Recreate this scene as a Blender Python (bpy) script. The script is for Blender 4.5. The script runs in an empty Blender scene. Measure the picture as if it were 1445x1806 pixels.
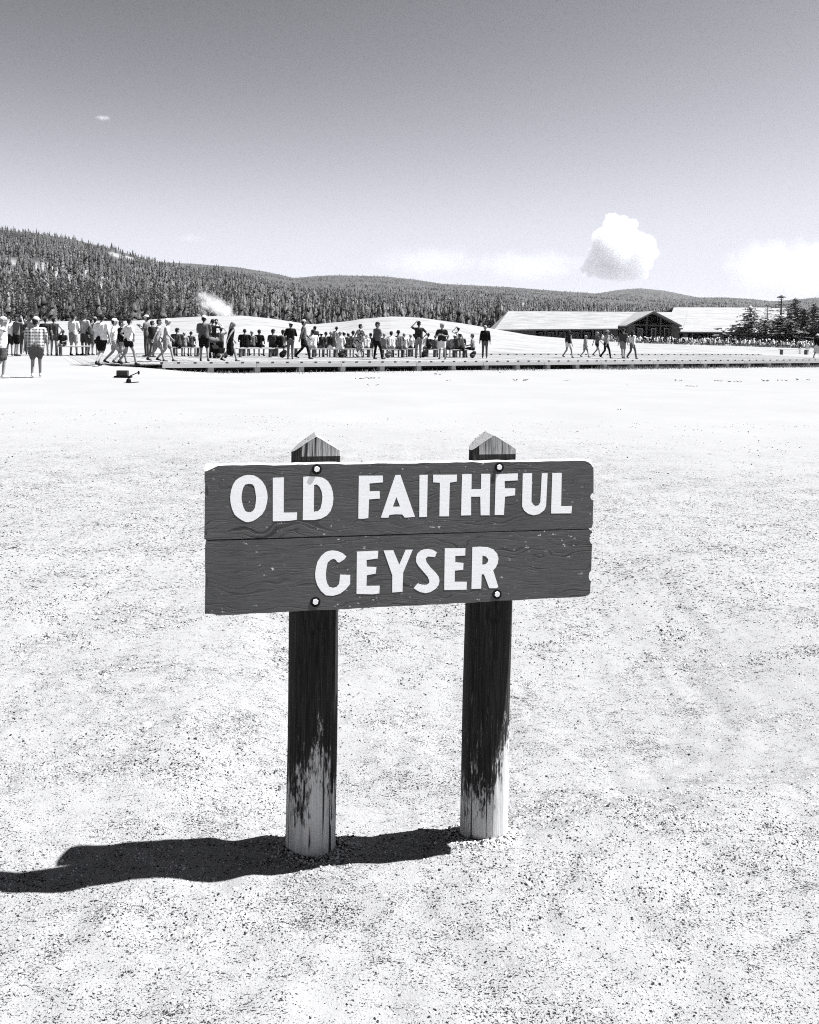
import bpy, bmesh, math, random
import numpy as np
from mathutils import Vector, Matrix
from mathutils.geometry import tessellate_polygon

random.seed(7)
rng = np.random.default_rng(11)
sc = bpy.context.scene
C = sc.collection
R = math.radians

# ------------------------------------------------------------------ camera
F = 1420.0; PPX = 722.5; PPY = 626.6; CAMZ = 1.47
PITCH = R(2.0); ROLL = R(1.15)
fwd = np.array([0, math.cos(PITCH), -math.sin(PITCH)])
r0 = np.array([1.0, 0, 0]); u0 = np.array([0, math.sin(PITCH), math.cos(PITCH)])
rgt = math.cos(ROLL) * r0 + math.sin(ROLL) * u0
upv = -math.sin(ROLL) * r0 + math.cos(ROLL) * u0
CAM = np.array([0, 0, CAMZ])
cam = bpy.data.cameras.new('camera')
cam.sensor_fit = 'HORIZONTAL'; cam.sensor_width = 36.0
cam.lens = 36.0 * F / 1445.0
cam.shift_y = -(903.0 - PPY) / 1445.0
cam.clip_start = 0.05; cam.clip_end = 40000
camo = bpy.data.objects.new('camera', cam); C.objects.link(camo)
m = Matrix.Identity(4)
for i in range(3):
    m[i][0] = rgt[i]; m[i][1] = upv[i]; m[i][2] = -fwd[i]; m[i][3] = CAM[i]
camo.matrix_world = m
sc.camera = camo

# ------------------------------------------------------------------ sky, sun, exposure
SUN_EL = R(61); SUN_AZ = R(12.5)          # azimuth measured from +X towards +Y
SUN = Vector((math.cos(SUN_EL) * math.cos(SUN_AZ), math.cos(SUN_EL) * math.sin(SUN_AZ), math.sin(SUN_EL)))
w = bpy.data.worlds.new('World'); sc.world = w; w.use_nodes = True
nt = w.node_tree; bg = nt.nodes['Background']
sky = nt.nodes.new('ShaderNodeTexSky'); sky.sky_type = 'NISHITA'; sky.sun_disc = False
sky.sun_elevation = SUN_EL; sky.sun_rotation = R(90) - SUN_AZ; sky.altitude = 2200; sky.dust_density = 1.0
sep = nt.nodes.new('ShaderNodeSeparateColor'); nt.links.new(sky.outputs[0], sep.inputs[0])
m1 = nt.nodes.new('ShaderNodeMath'); m1.operation = 'MULTIPLY'; m1.inputs[1].default_value = 0.85
m2 = nt.nodes.new('ShaderNodeMath'); m2.operation = 'MULTIPLY_ADD'; m2.inputs[1].default_value = 0.10
nt.links.new(sep.outputs[0], m1.inputs[0]); nt.links.new(sep.outputs[1], m2.inputs[0]); nt.links.new(m1.outputs[0], m2.inputs[2])
tint = nt.nodes.new('ShaderNodeMix'); tint.data_type = 'RGBA'; tint.blend_type = 'MULTIPLY'; tint.inputs[0].default_value = 1.0
def wm(op, a_, b_):
    n_ = nt.nodes.new('ShaderNodeMath'); n_.operation = op
    for k_, v_ in enumerate((a_, b_)):
        if isinstance(v_, (int, float)): n_.inputs[k_].default_value = v_
        else: nt.links.new(v_, n_.inputs[k_])
    return n_.outputs[0]
# red-filter black and white film: contrast curve with a soft shoulder, the same over the whole dome
film = wm('SUBTRACT', 1.0, wm('POWER', 2.71828, wm('MULTIPLY', wm('POWER', m2.outputs[0], 2.4), -0.17)))
nt.links.new(wm('MULTIPLY', film, 4.45), tint.inputs[6]); tint.inputs[7].default_value = (0.935, 0.950, 1.05, 1)   # cool print tone
nt.links.new(tint.outputs[2], bg.inputs[0]); bg.inputs[1].default_value = 0.05
sl = bpy.data.lights.new('sun', 'SUN'); sl.energy = 5.0; sl.angle = R(0.5); sl.color = (0.985, 0.988, 1.0)
so = bpy.data.objects.new('sun', sl); C.objects.link(so)
so.rotation_euler = (-SUN).to_track_quat('-Z', 'Y').to_euler(); so.location = (6, 0, 12)
sc.view_settings.view_transform = 'Standard'; sc.view_settings.look = 'None'
sc.view_settings.gamma = 1.0; sc.view_settings.use_curve_mapping = False
sc.view_settings.exposure = 1.95
sc.render.engine = 'CYCLES'
sc.cycles.max_bounces = 8; sc.cycles.diffuse_bounces = 3; sc.cycles.volume_bounces = 6
sc.cycles.use_denoising = False; sc.cycles.filter_width = 1.1; sc.cycles.sample_clamp_indirect = 4.0
sc.cycles.transparent_max_bounces = 8

# ------------------------------------------------------------------ pixel <-> world
def ray(x, y):
    return rgt * ((x - PPX) / F) - upv * ((y - PPY) / F) + fwd
def P(x, y, depth):
    d = ray(x, y); return CAM + d * (depth / d[1])
def Pz(x, y, z):
    d = ray(x, y); return CAM + d * ((z - CAMZ) / d[2])
def hor(x):
    return 577 + math.tan(ROLL) * (x - PPX)

# ------------------------------------------------------------------ noise (numpy)
def vnoise(x, y, scale, seed=0):
    g = np.random.default_rng(seed).random((256, 256))
    x = np.asarray(x, float) * scale + 1000.3; y = np.asarray(y, float) * scale + 1000.7
    xi = np.floor(x).astype(int); yi = np.floor(y).astype(int)
    fx = x - xi; fy = y - yi
    fx = fx * fx * (3 - 2 * fx); fy = fy * fy * (3 - 2 * fy)
    a = g[xi % 256, yi % 256]; b = g[(xi + 1) % 256, yi % 256]
    c = g[xi % 256, (yi + 1) % 256]; d = g[(xi + 1) % 256, (yi + 1) % 256]
    return (a * (1 - fx) + b * fx) * (1 - fy) + (c * (1 - fx) + d * fx) * fy
def fbm(x, y, scale, seed=0, oct=4):
    s = 0; a = 0.5
    for k in range(oct):
        s = s + a * vnoise(x, y, scale * 2 ** k, seed + k); a *= 0.5
    return s
def smooth(a, b, x):
    t = np.clip((np.asarray(x, float) - a) / (b - a), 0, 1); return t * t * (3 - 2 * t)

# ------------------------------------------------------------------ materials
def new_mat(name):
    mt = bpy.data.materials.new(name); mt.use_nodes = True
    return mt, mt.node_tree, mt.node_tree.nodes['Principled BSDF']
def N(nt, typ, **kw):
    n = nt.nodes.new(typ)
    for k, v in kw.items(): setattr(n, k, v)
    return n
def ramp(nt, src, stops):
    r = N(nt, 'ShaderNodeValToRGB'); el = r.color_ramp.elements
    while len(el) < len(stops): el.new(0.5)
    for e, (p, v) in zip(el, stops): e.position = p; e.color = (v, v, v, 1)
    nt.links.new(src, r.inputs[0]); return r.outputs[0]
def math_n(nt, op, a, b=None, c=None):
    n = N(nt, 'ShaderNodeMath', operation=op)
    for i, v in enumerate((a, b, c)):
        if v is None: continue
        if isinstance(v, (int, float)): n.inputs[i].default_value = v
        else: nt.links.new(v, n.inputs[i])
    return n.outputs[0]
def noise_n(nt, scale, detail=3, rough=0.55, vec=None, mapscale=None, dist=0.0):
    t = N(nt, 'ShaderNodeTexNoise'); t.inputs['Scale'].default_value = scale
    t.inputs['Detail'].default_value = detail; t.inputs['Roughness'].default_value = rough
    t.inputs['Distortion'].default_value = dist
    if vec is None:
        tc = N(nt, 'ShaderNodeTexCoord'); vec = tc.outputs['Object']
    if mapscale:
        mp = N(nt, 'ShaderNodeMapping'); mp.inputs['Scale'].default_value = mapscale
        nt.links.new(vec, mp.inputs[0]); vec = mp.outputs[0]
    nt.links.new(vec, t.inputs['Vector']); return t.outputs['Fac']
def mixv(nt, fac, a, b):
    n = N(nt, 'ShaderNodeMix', data_type='FLOAT')
    for i, v in ((0, fac), (2, a), (3, b)):
        if isinstance(v, (int, float)): n.inputs[i].default_value = v
        else: nt.links.new(v, n.inputs[i])
    return n.outputs[0]
def bump_n(nt, bsdf, h, strength, dist):
    b = N(nt, 'ShaderNodeBump'); b.inputs['Strength'].default_value = strength; b.inputs['Distance'].default_value = dist
    nt.links.new(h, b.inputs['Height']); nt.links.new(b.outputs[0], bsdf.inputs['Normal'])
def plain(name, v, rough=0.8, var=0.25, scale=20.0, bump=0.0, rnd=0.0, mapscale=None, spec=0.06):
    mt, nt, b = new_mat(name)
    n = noise_n(nt, scale, mapscale=mapscale)
    val = math_n(nt, 'MULTIPLY', math_n(nt, 'MULTIPLY_ADD', n, 2 * var, 1 - var), v)
    if rnd:
        oi = N(nt, 'ShaderNodeObjectInfo')
        val = math_n(nt, 'MULTIPLY', val, math_n(nt, 'MULTIPLY_ADD', oi.outputs['Random'], 2 * rnd, 1 - rnd))
    nt.links.new(val, b.inputs['Base Color'])
    b.inputs['Roughness'].default_value = rough; b.inputs['Specular IOR Level'].default_value = spec
    if bump: bump_n(nt, b, n, bump, 0.03 if name.startswith('cloth') else 0.01)
    return mt

# ------------------------------------------------------------------ object helpers
def mesh(name, verts, faces):
    me = bpy.data.meshes.new(name); me.from_pydata([tuple(v) for v in verts], [], faces); me.update(); return me
def mesh_np(name, V, T, mi=None):
    """triangles only, fast"""
    me = bpy.data.meshes.new(name); V = np.asarray(V, np.float32); T = np.asarray(T, np.int32)
    me.vertices.add(len(V)); me.vertices.foreach_set('co', V.ravel())
    me.loops.add(T.size); me.loops.foreach_set('vertex_index', T.ravel())
    me.polygons.add(len(T)); me.polygons.foreach_set('loop_start', np.arange(0, T.size, T.shape[1], dtype=np.int32))
    if mi is not None: me.polygons.foreach_set('material_index', np.asarray(mi, np.int32))
    me.update(calc_edges=True); return me
def obj(name, me, mats=None, parent=None, smooth_=False):
    o = bpy.data.objects.new(name, me); C.objects.link(o)
    if mats is not None:
        for mt in (mats if isinstance(mats, (list, tuple)) else [mats]): me.materials.append(mt)
    if parent is not None: o.parent = parent
    if smooth_:
        me.polygons.foreach_set('use_smooth', [True] * len(me.polygons))
    return o
def empty(name, loc=(0, 0, 0), rz=0.0):
    o = bpy.data.objects.new(name, None); C.objects.link(o); o.empty_display_size = 0.2
    o.location = loc; o.rotation_euler = (0, 0, rz); return o
def tag(o, label=None, cat=None, group=None, kind=None):
    if label: o['label'] = label
    if cat: o['category'] = cat
    if group: o['group'] = group
    if kind: o['kind'] = kind
    return o
def box_vf(x0, x1, y0, y1, z0, z1):
    v = [(x0, y0, z0), (x1, y0, z0), (x1, y1, z0), (x0, y1, z0), (x0, y0, z1), (x1, y0, z1), (x1, y1, z1), (x0, y1, z1)]
    f = [(0, 3, 2, 1), (4, 5, 6, 7), (0, 1, 5, 4), (1, 2, 6, 5), (2, 3, 7, 6), (3, 0, 4, 7)]
    return v, f
class MB:
    def __init__(s): s.v = []; s.f = []; s.mi = []
    def add(s, v, f, mi=0):
        o = len(s.v); s.v += [tuple(p) for p in v]; s.f += [tuple(i + o for i in q) for q in f]; s.mi += [mi] * len(f); return s
    def box(s, *a, mi=0): v, f = box_vf(*a); return s.add(v, f, mi)
    def build(s, name, mats, parent=None, sm=False, bevel=0.0):
        me = mesh(name, s.v, s.f)
        if any(s.mi): me.polygons.foreach_set('material_index', s.mi)
        o = obj(name, me, mats, parent, sm)
        if bevel:
            b = o.modifiers.new('bevel', 'BEVEL'); b.width = bevel; b.segments = 2; b.limit_method = 'ANGLE'
        return o
def prism(poly, y0, y1):
    """polygon in x,z extruded along y"""
    n = len(poly)
    v = [(x, y0, z) for x, z in poly] + [(x, y1, z) for x, z in poly]
    f = [tuple(range(n)), tuple(range(2 * n - 1, n - 1, -1))] + [(i, i + n, (i + 1) % n + n, (i + 1) % n) for i in range(n)]
    return v, f
def capsule(a, b, ra, rb, n=10, caps=2):
    a = np.array(a, float); b = np.array(b, float); d = b - a; L = np.linalg.norm(d)
    d = d / L if L > 1e-6 else np.array([0, 0, 1.0])
    t = np.array([1.0, 0, 0]) if abs(d[0]) < 0.8 else np.array([0, 1.0, 0])
    u = np.cross(d, t); u /= np.linalg.norm(u); vv = np.cross(d, u)
    rings = []
    for k in range(caps, -1, -1):
        an = k / (caps + 0.35) * math.pi / 2; rings.append((a - d * ra * math.sin(an), ra * math.cos(an)))
    for k in range(0, caps + 1):
        an = k / (caps + 0.35) * math.pi / 2; rings.append((b + d * rb * math.sin(an), rb * math.cos(an)))
    V = []; Fc = []
    for c, r in rings:
        for i in range(n):
            q = 2 * math.pi * i / n; V.append(c + (u * math.cos(q) + vv * math.sin(q)) * r)
    for k in range(len(rings) - 1):
        for i in range(n):
            j = (i + 1) % n; Fc.append((k * n + i, k * n + j, (k + 1) * n + j, (k + 1) * n + i))
    V.append(a - d * ra); V.append(b + d * rb); e = len(rings) - 1
    for i in range(n):
        j = (i + 1) % n; Fc.append((len(V) - 2, j, i)); Fc.append((len(V) - 1, e * n + i, e * n + j))
    return V, Fc

# ------------------------------------------------------------------ ground
DECKZ = -0.08
prof = np.array([(-300, 572), (100, 570), (200, 569), (240, 569), (300, 566), (380, 562), (430, 561), (480, 565), (520, 571), (548, 576), (585, 572),
                 (640, 562), (690, 558), (740, 560), (800, 568), (870, 580), (930, 590), (1000, 598), (1100, 606), (1250, 612), (1700, 622)], float)
MY = 110.0
mX = np.array([P(x, y, MY)[0] for x, y in prof]); mZ = np.array([P(x, y, MY)[2] for x, y in prof])
FIX = []
def ground_z(X, Y):
    X = np.asarray(X, float); Y = np.asarray(Y, float)
    z = -0.12 * smooth(4, 20, Y) - 0.33 * smooth(21, 32, Y) * smooth(-12.0, -7.0, X)
    z = z + 0.034 * smooth(22, 27, Y) * (1 - smooth(-12, -7, X)) * (1 - smooth(40, 46, Y)) - 0.35 * smooth(120, 300, Y)
    ridge = np.interp(X * (MY / np.maximum(Y, 60)), mX, mZ) + 0.45
    ridge = np.maximum(ridge, 0)
    wy = smooth(46, MY, Y) * (1 - smooth(MY, 190, Y))
    z = z + ridge * wy
    near = (1 - smooth(6, 14, Y))
    z = z + near * ((fbm(X, Y, 1.1, 5) - 0.47) * 0.055 + (fbm(X, Y, 4.5, 9, 3) - 0.44) * 0.040 + (fbm(X, Y, 13.0, 19, 2) - 0.37) * 0.024)
    for px_, py_, dz_ in FIX: z = z + dz_ * np.exp(-((X - px_) ** 2 + (Y - py_) ** 2) / 0.30 ** 2)
    lv = (X + 0.055) * -0.195 + (Y - 2.341) * 0.981
    z = z - 0.110 * smooth(-0.12, 0.34, lv) * smooth(-0.85, -0.25, X) * (1 - smooth(0.9, 2.2, X)) * (1 - smooth(0.6, 4.0, lv))
    # shallow dip left of the sign, small heaps at the feet of the posts
    z = z - 0.012 * np.exp(-(((X + 0.75) / 0.42) ** 2 + ((Y - 2.30) / 0.30) ** 2))
    z = z + 0.016 * np.exp(-(((X - 0.33) / 0.30) ** 2 + ((Y - 2.16) / 0.12) ** 2)) + 0.016 * np.exp(-(((X + 0.19) / 0.22) ** 2 + ((Y - 2.10) / 0.09) ** 2))
    z = z + (fbm(X, Y, 0.25, 21, 3) - 0.44) * 0.10 * smooth(6, 14, Y) * (1 - smooth(20, 27, Y)) + (fbm(X, Y, 0.08, 31, 4) - 0.50) * 0.45 * smooth(60, 90, Y) * (1 - smooth(150, 200, Y))
    return z
for cx_, cy_ in ((548, 1511), (853, 1483)):        # the ground meets the feet of the posts
    q_ = P(cx_, cy_, 2.225 if cx_ < 700 else 2.318)
    FIX.append((q_[0], q_[1] + 0.05, 0.0)); FIX[-1] = (q_[0], q_[1] + 0.05, float(q_[2] - ground_z(q_[0], q_[1])) * 1.03)
a = np.concatenate([np.arange(0, 3.2, 0.018), 3.2 * 1.045 ** np.arange(0, 182)])
ys = np.concatenate([-a[a < 30][::-3], a[1:]]); ys = np.unique(np.round(ys, 4))
b = np.concatenate([np.arange(0, 2.4, 0.018), 2.4 * 1.05 ** np.arange(0, 165)])
xs = np.unique(np.round(np.concatenate([-b[::-1], b]), 4))
XX, YY = np.meshgrid(xs, ys); ZZ = ground_z(XX, YY)
nx, ny = len(xs), len(ys)
idx = np.arange(nx * ny).reshape(ny, nx)
quads = np.stack([idx[:-1, :-1], idx[:-1, 1:], idx[1:, 1:], idx[1:, :-1]], -1).reshape(-1, 4)
gm, gnt, gb = new_mat('pale_sinter_gravel')
gtc = N(gnt, 'ShaderNodeTexCoord'); gv = gtc.outputs['Object']
sx = N(gnt, 'ShaderNodeSeparateXYZ'); gnt.links.new(gv, sx.inputs[0])
clump = ramp(gnt, noise_n(gnt, 2.6, 5, 0.62, gv, (1, 1.3, 1)), [(0.34, 0), (0.66, 1)])
clump2 = ramp(gnt, noise_n(gnt, 17, 3, 0.6, gv, (1, 1.6, 1)), [(0.38, 0), (0.62, 1)])
cl = math_n(gnt, 'MULTIPLY_ADD', clump2, 0.45, math_n(gnt, 'MULTIPLY', clump, 0.55))
far = ramp(gnt, math_n(gnt, 'MULTIPLY', math_n(gnt, 'ADD', sx.outputs[1], math_n(gnt, 'MULTIPLY', noise_n(gnt, 0.35, 3, 0.5, gv), 7.0)), 0.05), [(0.58, 1), (0.86, 0)])
g1 = noise_n(gnt, 1.0, 2, 0.55, gv, (150, 210, 150), 0.4); g2 = noise_n(gnt, 1.0, 2, 0.6, gv, (290, 380, 290), 0.3)
thr = math_n(gnt, 'SUBTRACT', math_n(gnt, 'SUBTRACT', 0.726, math_n(gnt, 'MULTIPLY', cl, 0.14)), math_n(gnt, 'MULTIPLY', far, 0.06))
mid = ramp(gnt, math_n(gnt, 'MULTIPLY', sx.outputs[1], 0.1), [(0.26, 0), (0.50, 1)])
g3 = noise_n(gnt, 1.0, 2, 0.6, gv, (62, 75, 62), 0.5)
gg = math_n(gnt, 'MAXIMUM', g1, math_n(gnt, 'SUBTRACT', g2, 0.01))
gg = mixv(gnt, mid, gg, math_n(gnt, 'MAXIMUM', math_n(gnt, 'ADD', g3, 0.012), math_n(gnt, 'SUBTRACT', g1, 0.03)))
dark = math_n(gnt, 'MINIMUM', math_n(gnt, 'MAXIMUM', math_n(gnt, 'MULTIPLY', math_n(gnt, 'SUBTRACT', gg, thr), 26.0), 0), 1)
dark = math_n(gnt, 'MULTIPLY', dark, far)
grain = noise_n(gnt, 90, 4, 0.7, gv)
stones = noise_n(gnt, 230, 2, 0.6, gv)
basev = math_n(gnt, 'MULTIPLY_ADD', stones, 0.045, 0.147)
basev = math_n(gnt, 'MULTIPLY', basev, math_n(gnt, 'MULTIPLY_ADD', noise_n(gnt, 0.5, 4, 0.6, gv), 0.22, 0.92))
farm = ramp(gnt, math_n(gnt, 'MULTIPLY', sx.outputs[1], 0.01), [(0.42, 0), (0.55, 1)])
rill = ramp(gnt, noise_n(gnt, 1.0, 5, 0.65, gv, (0.22, 0.35, 0.4), 0.8), [(0.34, 0.72), (0.50, 1)])
basev = math_n(gnt, 'MULTIPLY', basev, mixv(gnt, farm, 1.0, rill))                 # runoff stains on the geyser mound
gcol = mixv(gnt, dark, basev, 0.012)
gnt.links.new(gcol, gb.inputs['Base Color']); gb.inputs['Roughness'].default_value = 0.95; gb.inputs['Specular IOR Level'].default_value = 0.0
bump_n(gnt, gb, math_n(gnt, 'MULTIPLY', math_n(gnt, 'SUBTRACT', stones, math_n(gnt, 'MULTIPLY', dark, 0.5)), far), 0.45, 0.005)
ground = obj('ground', mesh_np('ground', np.stack([XX, YY, ZZ], -1).reshape(-1, 3), quads), gm, None, True)
tag(ground, 'pale gravelly ground of white geyser sinter', None, None, 'structure')

# ------------------------------------------------------------------ hills
foliage_ground = plain('forest_floor', 0.045, 0.9, 0.5, 0.02)
def hill_mat():
    mt, nt, b = new_mat('hill_ground')
    at = N(nt, 'ShaderNodeAttribute', attribute_name='bare')
    n = noise_n(nt, 0.05, 4); v = math_n(nt, 'MULTIPLY_ADD', n, 0.05, 0.018)
    n2 = noise_n(nt, 0.3, 3)
    nt.links.new(mixv(nt, at.outputs['Fac'], v, math_n(nt, 'MULTIPLY_ADD', n2, 0.24, 0.03)), b.inputs['Base Color'])
    b.inputs['Roughness'].default_value = 0.95; b.inputs['Specular IOR Level'].default_value = 0.1
    return mt
HILLM = hill_mat()
patches = [(95, 478, 34, 10), (125, 495, 28, 8), (165, 502, 26, 8), (205, 512, 30, 7), (150, 480, 8, 6), (22, 462, 14, 5), (185, 490, 9, 4), (205, 450, 12, 4), (265, 505, 8, 4), (232, 520, 12, 4), (60, 470, 10, 5), (228, 455, 8, 3), (305, 512, 6, 3)]
patchesB = [(590, 531, 14, 3), (606, 534, 16, 2), (925, 536, 4, 2)]
def bare_at(px, py, pat):
    m_ = np.zeros_like(px)
    for cx, cy, ax, ay in pat:
        tilt = 0.35
        dy = (py - cy) - tilt * (px - cx)
        m_ = np.maximum(m_, np.clip(1.6 - (((px - cx) / ax) ** 2 + (dy / ay) ** 2) * 1.2, 0, 1))
    return m_
def project(V):
    d = V - CAM; zz = d @ fwd
    return PPX + F * (d @ rgt) / zz, PPY - F * (d @ upv) / zz
class Hill:
    def __init__(s, name, curve, foot, ridge, tree_h, nx_=160, nt_=50, pat=(), seed=3, power=1.15):
        s.c = np.array(curve, float); s.foot = foot; s.ridge = ridge; s.th = tree_h; s.seed = seed; s.power = power
        s.x0, s.x1 = s.c[0, 0], s.c[-1, 0]; s.pat = pat
        px = np.linspace(s.x0, s.x1, nx_); t = np.concatenate([np.linspace(0, 1, nt_), [1.15, 1.4]])
        G = np.array([s.pt(px, np.full_like(px, tt)) for tt in t])
        V = G.reshape(-1, 3); idx = np.arange(len(V)).reshape(len(t), nx_)
        q = np.stack([idx[:-1, :-1], idx[:-1, 1:], idx[1:, 1:], idx[1:, :-1]], -1).reshape(-1, 4)
        me = mesh_np(name, V, q)
        at = me.attributes.new('bare', 'FLOAT', 'POINT')
        ppx, ppy = project(V); at.data.foreach_set('value', bare_at(ppx, ppy, pat).astype(np.float32))
        tag(obj(name, me, HILLM, None, True), None, None, None, 'structure')
    def pt(s, px, t):
        py = np.interp(px, s.c[:, 0], s.c[:, 1])
        D = s.foot + (s.ridge - s.foot) * t
        d = ray(0, 0)
        dirx = (px - PPX) / F; diry = -(py - PPY) / F
        top = np.stack([CAM[i] + (rgt[i] * dirx + upv[i] * diry + fwd[i]) * 1.0 - CAM[i] for i in range(3)], -1)
        zr = CAMZ + top[:, 2] * (s.ridge / top[:, 1]) - s.th * 0.4
        tt = np.minimum(t, 1.0)
        z = -1.6 + (zr + 1.6) * tt ** s.power - np.where(t > 1, (t - 1) * 40, 0)
        X = top[:, 0] / top[:, 1] * D
        z = z + (fbm(X, D, 0.008, s.seed, 4) - 0.47) * 26 * (tt * (1 - tt)) * 2.0 * (s.ridge / 1000) ** 0.5
        return np.stack([X, D, z], -1)
hillA = Hill('hill', [(-500, 330), (-200, 375), (0, 398), (60, 403), (130, 415), (200, 432), (250, 447), (290, 460), (330, 464), (380, 470), (430, 480), (480, 497), (540, 520), (600, 548), (640, 562)],
             330, 1000, 13, pat=patches, seed=3)
hillB = Hill('hill', [(200, 455), (290, 459), (345, 462), (420, 468), (470, 476), (520, 487), (560, 483), (600, 482), (680, 484), (735, 490), (780, 497), (900, 503), (1000, 511), (1060, 515), (1150, 522), (1260, 534), (1400, 548)],
             450, 2200, 13, pat=patchesB, seed=13)
hillC = Hill('hill', [(900, 520), (1000, 515), (1050, 516), (1090, 509), (1130, 506), (1170, 510), (1230, 522), (1330, 530), (1500, 545)], 700, 3400, 13, seed=23)
hillD = Hill('hill', [(1150, 524), (1220, 522), (1280, 522), (1330, 525), (1365, 529), (1400, 526), (1445, 522), (1600, 512), (1900, 500)], 420, 2900, 13, seed=33)

# ------------------------------------------------------------------ conifers
bark = plain('conifer_bark', 0.07, 0.9, 0.4, 3, mapscale=(1, 1, 0.2))
def needles(name, v, rnd=0.45):
    mt, nt, b = new_mat(name)
    oi = N(nt, 'ShaderNodeObjectInfo'); geo = N(nt, 'ShaderNodeNewGeometry')
    n = noise_n(nt, 1.3, 3, 0.6); n2 = noise_n(nt, 0.11, 2, 0.5, geo.outputs['Position'])
    val = math_n(nt, 'MULTIPLY', math_n(nt, 'MULTIPLY_ADD', ramp(nt, n, [(0.38, 0), (0.64, 1)]), 1.5, 0.25), v)
    val = math_n(nt, 'MULTIPLY', val, math_n(nt, 'MULTIPLY_ADD', ramp(nt, n2, [(0.36, 0), (0.66, 1)]), 1.35, 0.35))
    n3 = noise_n(nt, 0.018, 3, 0.55, geo.outputs['Position'])
    val = math_n(nt, 'MULTIPLY', val, math_n(nt, 'MULTIPLY_ADD', ramp(nt, n3, [(0.35, 0), (0.65, 1)]), 0.9, 0.55))
    val = math_n(nt, 'MULTIPLY', val, math_n(nt, 'MULTIPLY_ADD', oi.outputs['Random'], 2 * rnd, 1 - rnd))
    nt.links.new(val, b.inputs['Base Color']); b.inputs['Roughness'].default_value = 0.7; b.inputs['Specular IOR Level'].default_value = 0.15
    return mt
NEED = needles('conifer_needles', 0.044)
NEED_LIGHT = needles('pale_pine_needles', 0.075)  # paler needle tone for the wide pines by the lodge
NEED_FAR = needles('far_conifer_needles', 0.041, 0.0)
def conifer_meshes(seed, H, Rmax, nb, start=0.12, droop=0.35, leafs=5, irregular=0.25, lsz=1.0, pw=0.92):
    """crown of drooping branches, each a spray of small flat clumps of needles; unit metres"""
    rg = np.random.default_rng(seed); V = []; T = []
    def tri(p, q, r):
        o = len(V); V.extend([p, q, r]); T.append((o, o + 1, o + 2))
    for k in range(nb):
        t = start + (1 - start) * min(1.0, (k // 4 * 4 + 2.2 * rg.random()) / nb)
        z = H * t; L = Rmax * (1 - t) ** pw * (1 + irregular * rg.normal()) + 0.15
        L = max(L, 0.12); an = rg.random() * 2 * math.pi
        d = np.array([math.cos(an), math.sin(an), 0]); s_ = np.array([-d[1], d[0], 0])
        base = np.array([0, 0, z])
        for j in range(leafs):
            u = (j + 0.4 + 0.6 * rg.random()) / leafs
            c = base + d * L * u + np.array([0, 0, -droop * L * u * u + 0.10 * L * u]) + s_ * rg.normal() * 0.16 * L * (0.3 + u)
            sz = (0.24 + 0.16 * rg.random()) * (0.22 + 0.75 * L / Rmax) * Rmax * 0.66 * lsz
            o1 = rg.normal(size=3); o1[2] *= 0.45; o1 /= np.linalg.norm(o1) + 1e-6
            o2 = np.cross(o1, rg.normal(size=3)); o2 /= np.linalg.norm(o2) + 1e-6
            dd = d * 0.8 + o1 * 0.6
            tri(c - o2 * sz * 0.5, c + o2 * sz * 0.5, c + dd * sz * 0.9 - np.array([0, 0, 0.25 * sz]))
            tri(c - o1 * sz * 0.5 + np.array([0, 0, 0.1 * sz]), c + o1 * sz * 0.55, c + o2 * sz * 0.6)
    tip = np.array([0, 0, H * 1.02])
    for k in range(4):
        an = k * 1.6; tri(tip, tip + np.array([math.cos(an) * 0.09, math.sin(an) * 0.09, -0.10]) * H * 0.45, tip + np.array([math.cos(an + 1.4) * 0.09, math.sin(an + 1.4) * 0.09, -0.13]) * H * 0.45)
    crown = mesh_np('crown', V, T)
    mb = MB(); n = 7; prev = None; vv = []; ff = []
    for i in range(6):
        t = i / 5; r = 0.016 * H * (1 - 0.9 * t) + 0.01
        for k in range(n):
            q = 2 * math.pi * k / n; vv.append((math.cos(q) * r + 0.02 * math.sin(3 * t) * t, math.sin(q) * r, H * 0.97 * t - 0.3 * (i == 0)))
    for i in range(5):
        for k in range(n): ff.append((i * n + k, i * n + (k + 1) % n, (i + 1) * n + (k + 1) % n, (i + 1) * n + k))
    trunk = mesh('trunk', vv, ff)
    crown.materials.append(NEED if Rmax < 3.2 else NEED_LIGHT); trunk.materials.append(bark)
    return crown, trunk
kinds = [conifer_meshes(s, 1.0 * 14, 2.3 + 0.4 * (s % 3), 72, start=0.04, leafs=5, irregular=0.35) for s in range(1, 6)]
def place_tree(kind, loc, h, rz, wid=1.0):
    cm, tm = kind; r = empty('conifer_tree', loc, rz); s_ = h / 14.0; r.scale = (s_ * wid, s_ * wid, s_)
    for nme, me in (('trunk', tm), ('crown', cm)):
        o = bpy.data.objects.new(nme, me); C.objects.link(o); o.parent = r
    return r
def sample_trees(hill, n, tpow, pxlo, pxhi, seed, hmin, hmax):
    rg = np.random.default_rng(seed)
    px = rg.uniform(pxlo, pxhi, n); t = rg.random(n) ** tpow
    V = hill.pt(px, t); qx, qy = project(V)
    h = rg.uniform(hmin, hmax, n) * (0.7 + 0.6 * rg.random(n)) * (1.0 - 0.60 * t) * (0.65 + 0.8 * fbm(V[:, 0], V[:, 1], 0.02, seed + 50, 3))
    clear = np.maximum(bare_at(qx, qy, hill.pat), np.maximum(np.maximum(bare_at(qx, qy - 7, hill.pat), bare_at(qx, qy - 14, hill.pat)), bare_at(qx, qy - 20, hill.pat)) * (qx < 640))
    keep = (rg.random(n) > np.minimum(clear * 2.2, 0.93)) & (rg.random(n) < np.clip((fbm(V[:, 0], V[:, 1], 0.035, seed + 90, 3) - 0.18) * 4.5, 0.25, 1))
    return V[keep], h[keep]
TA, hA = sample_trees(hillA, 11000, 1.25, -150, 640, 5, 10, 16)
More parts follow.
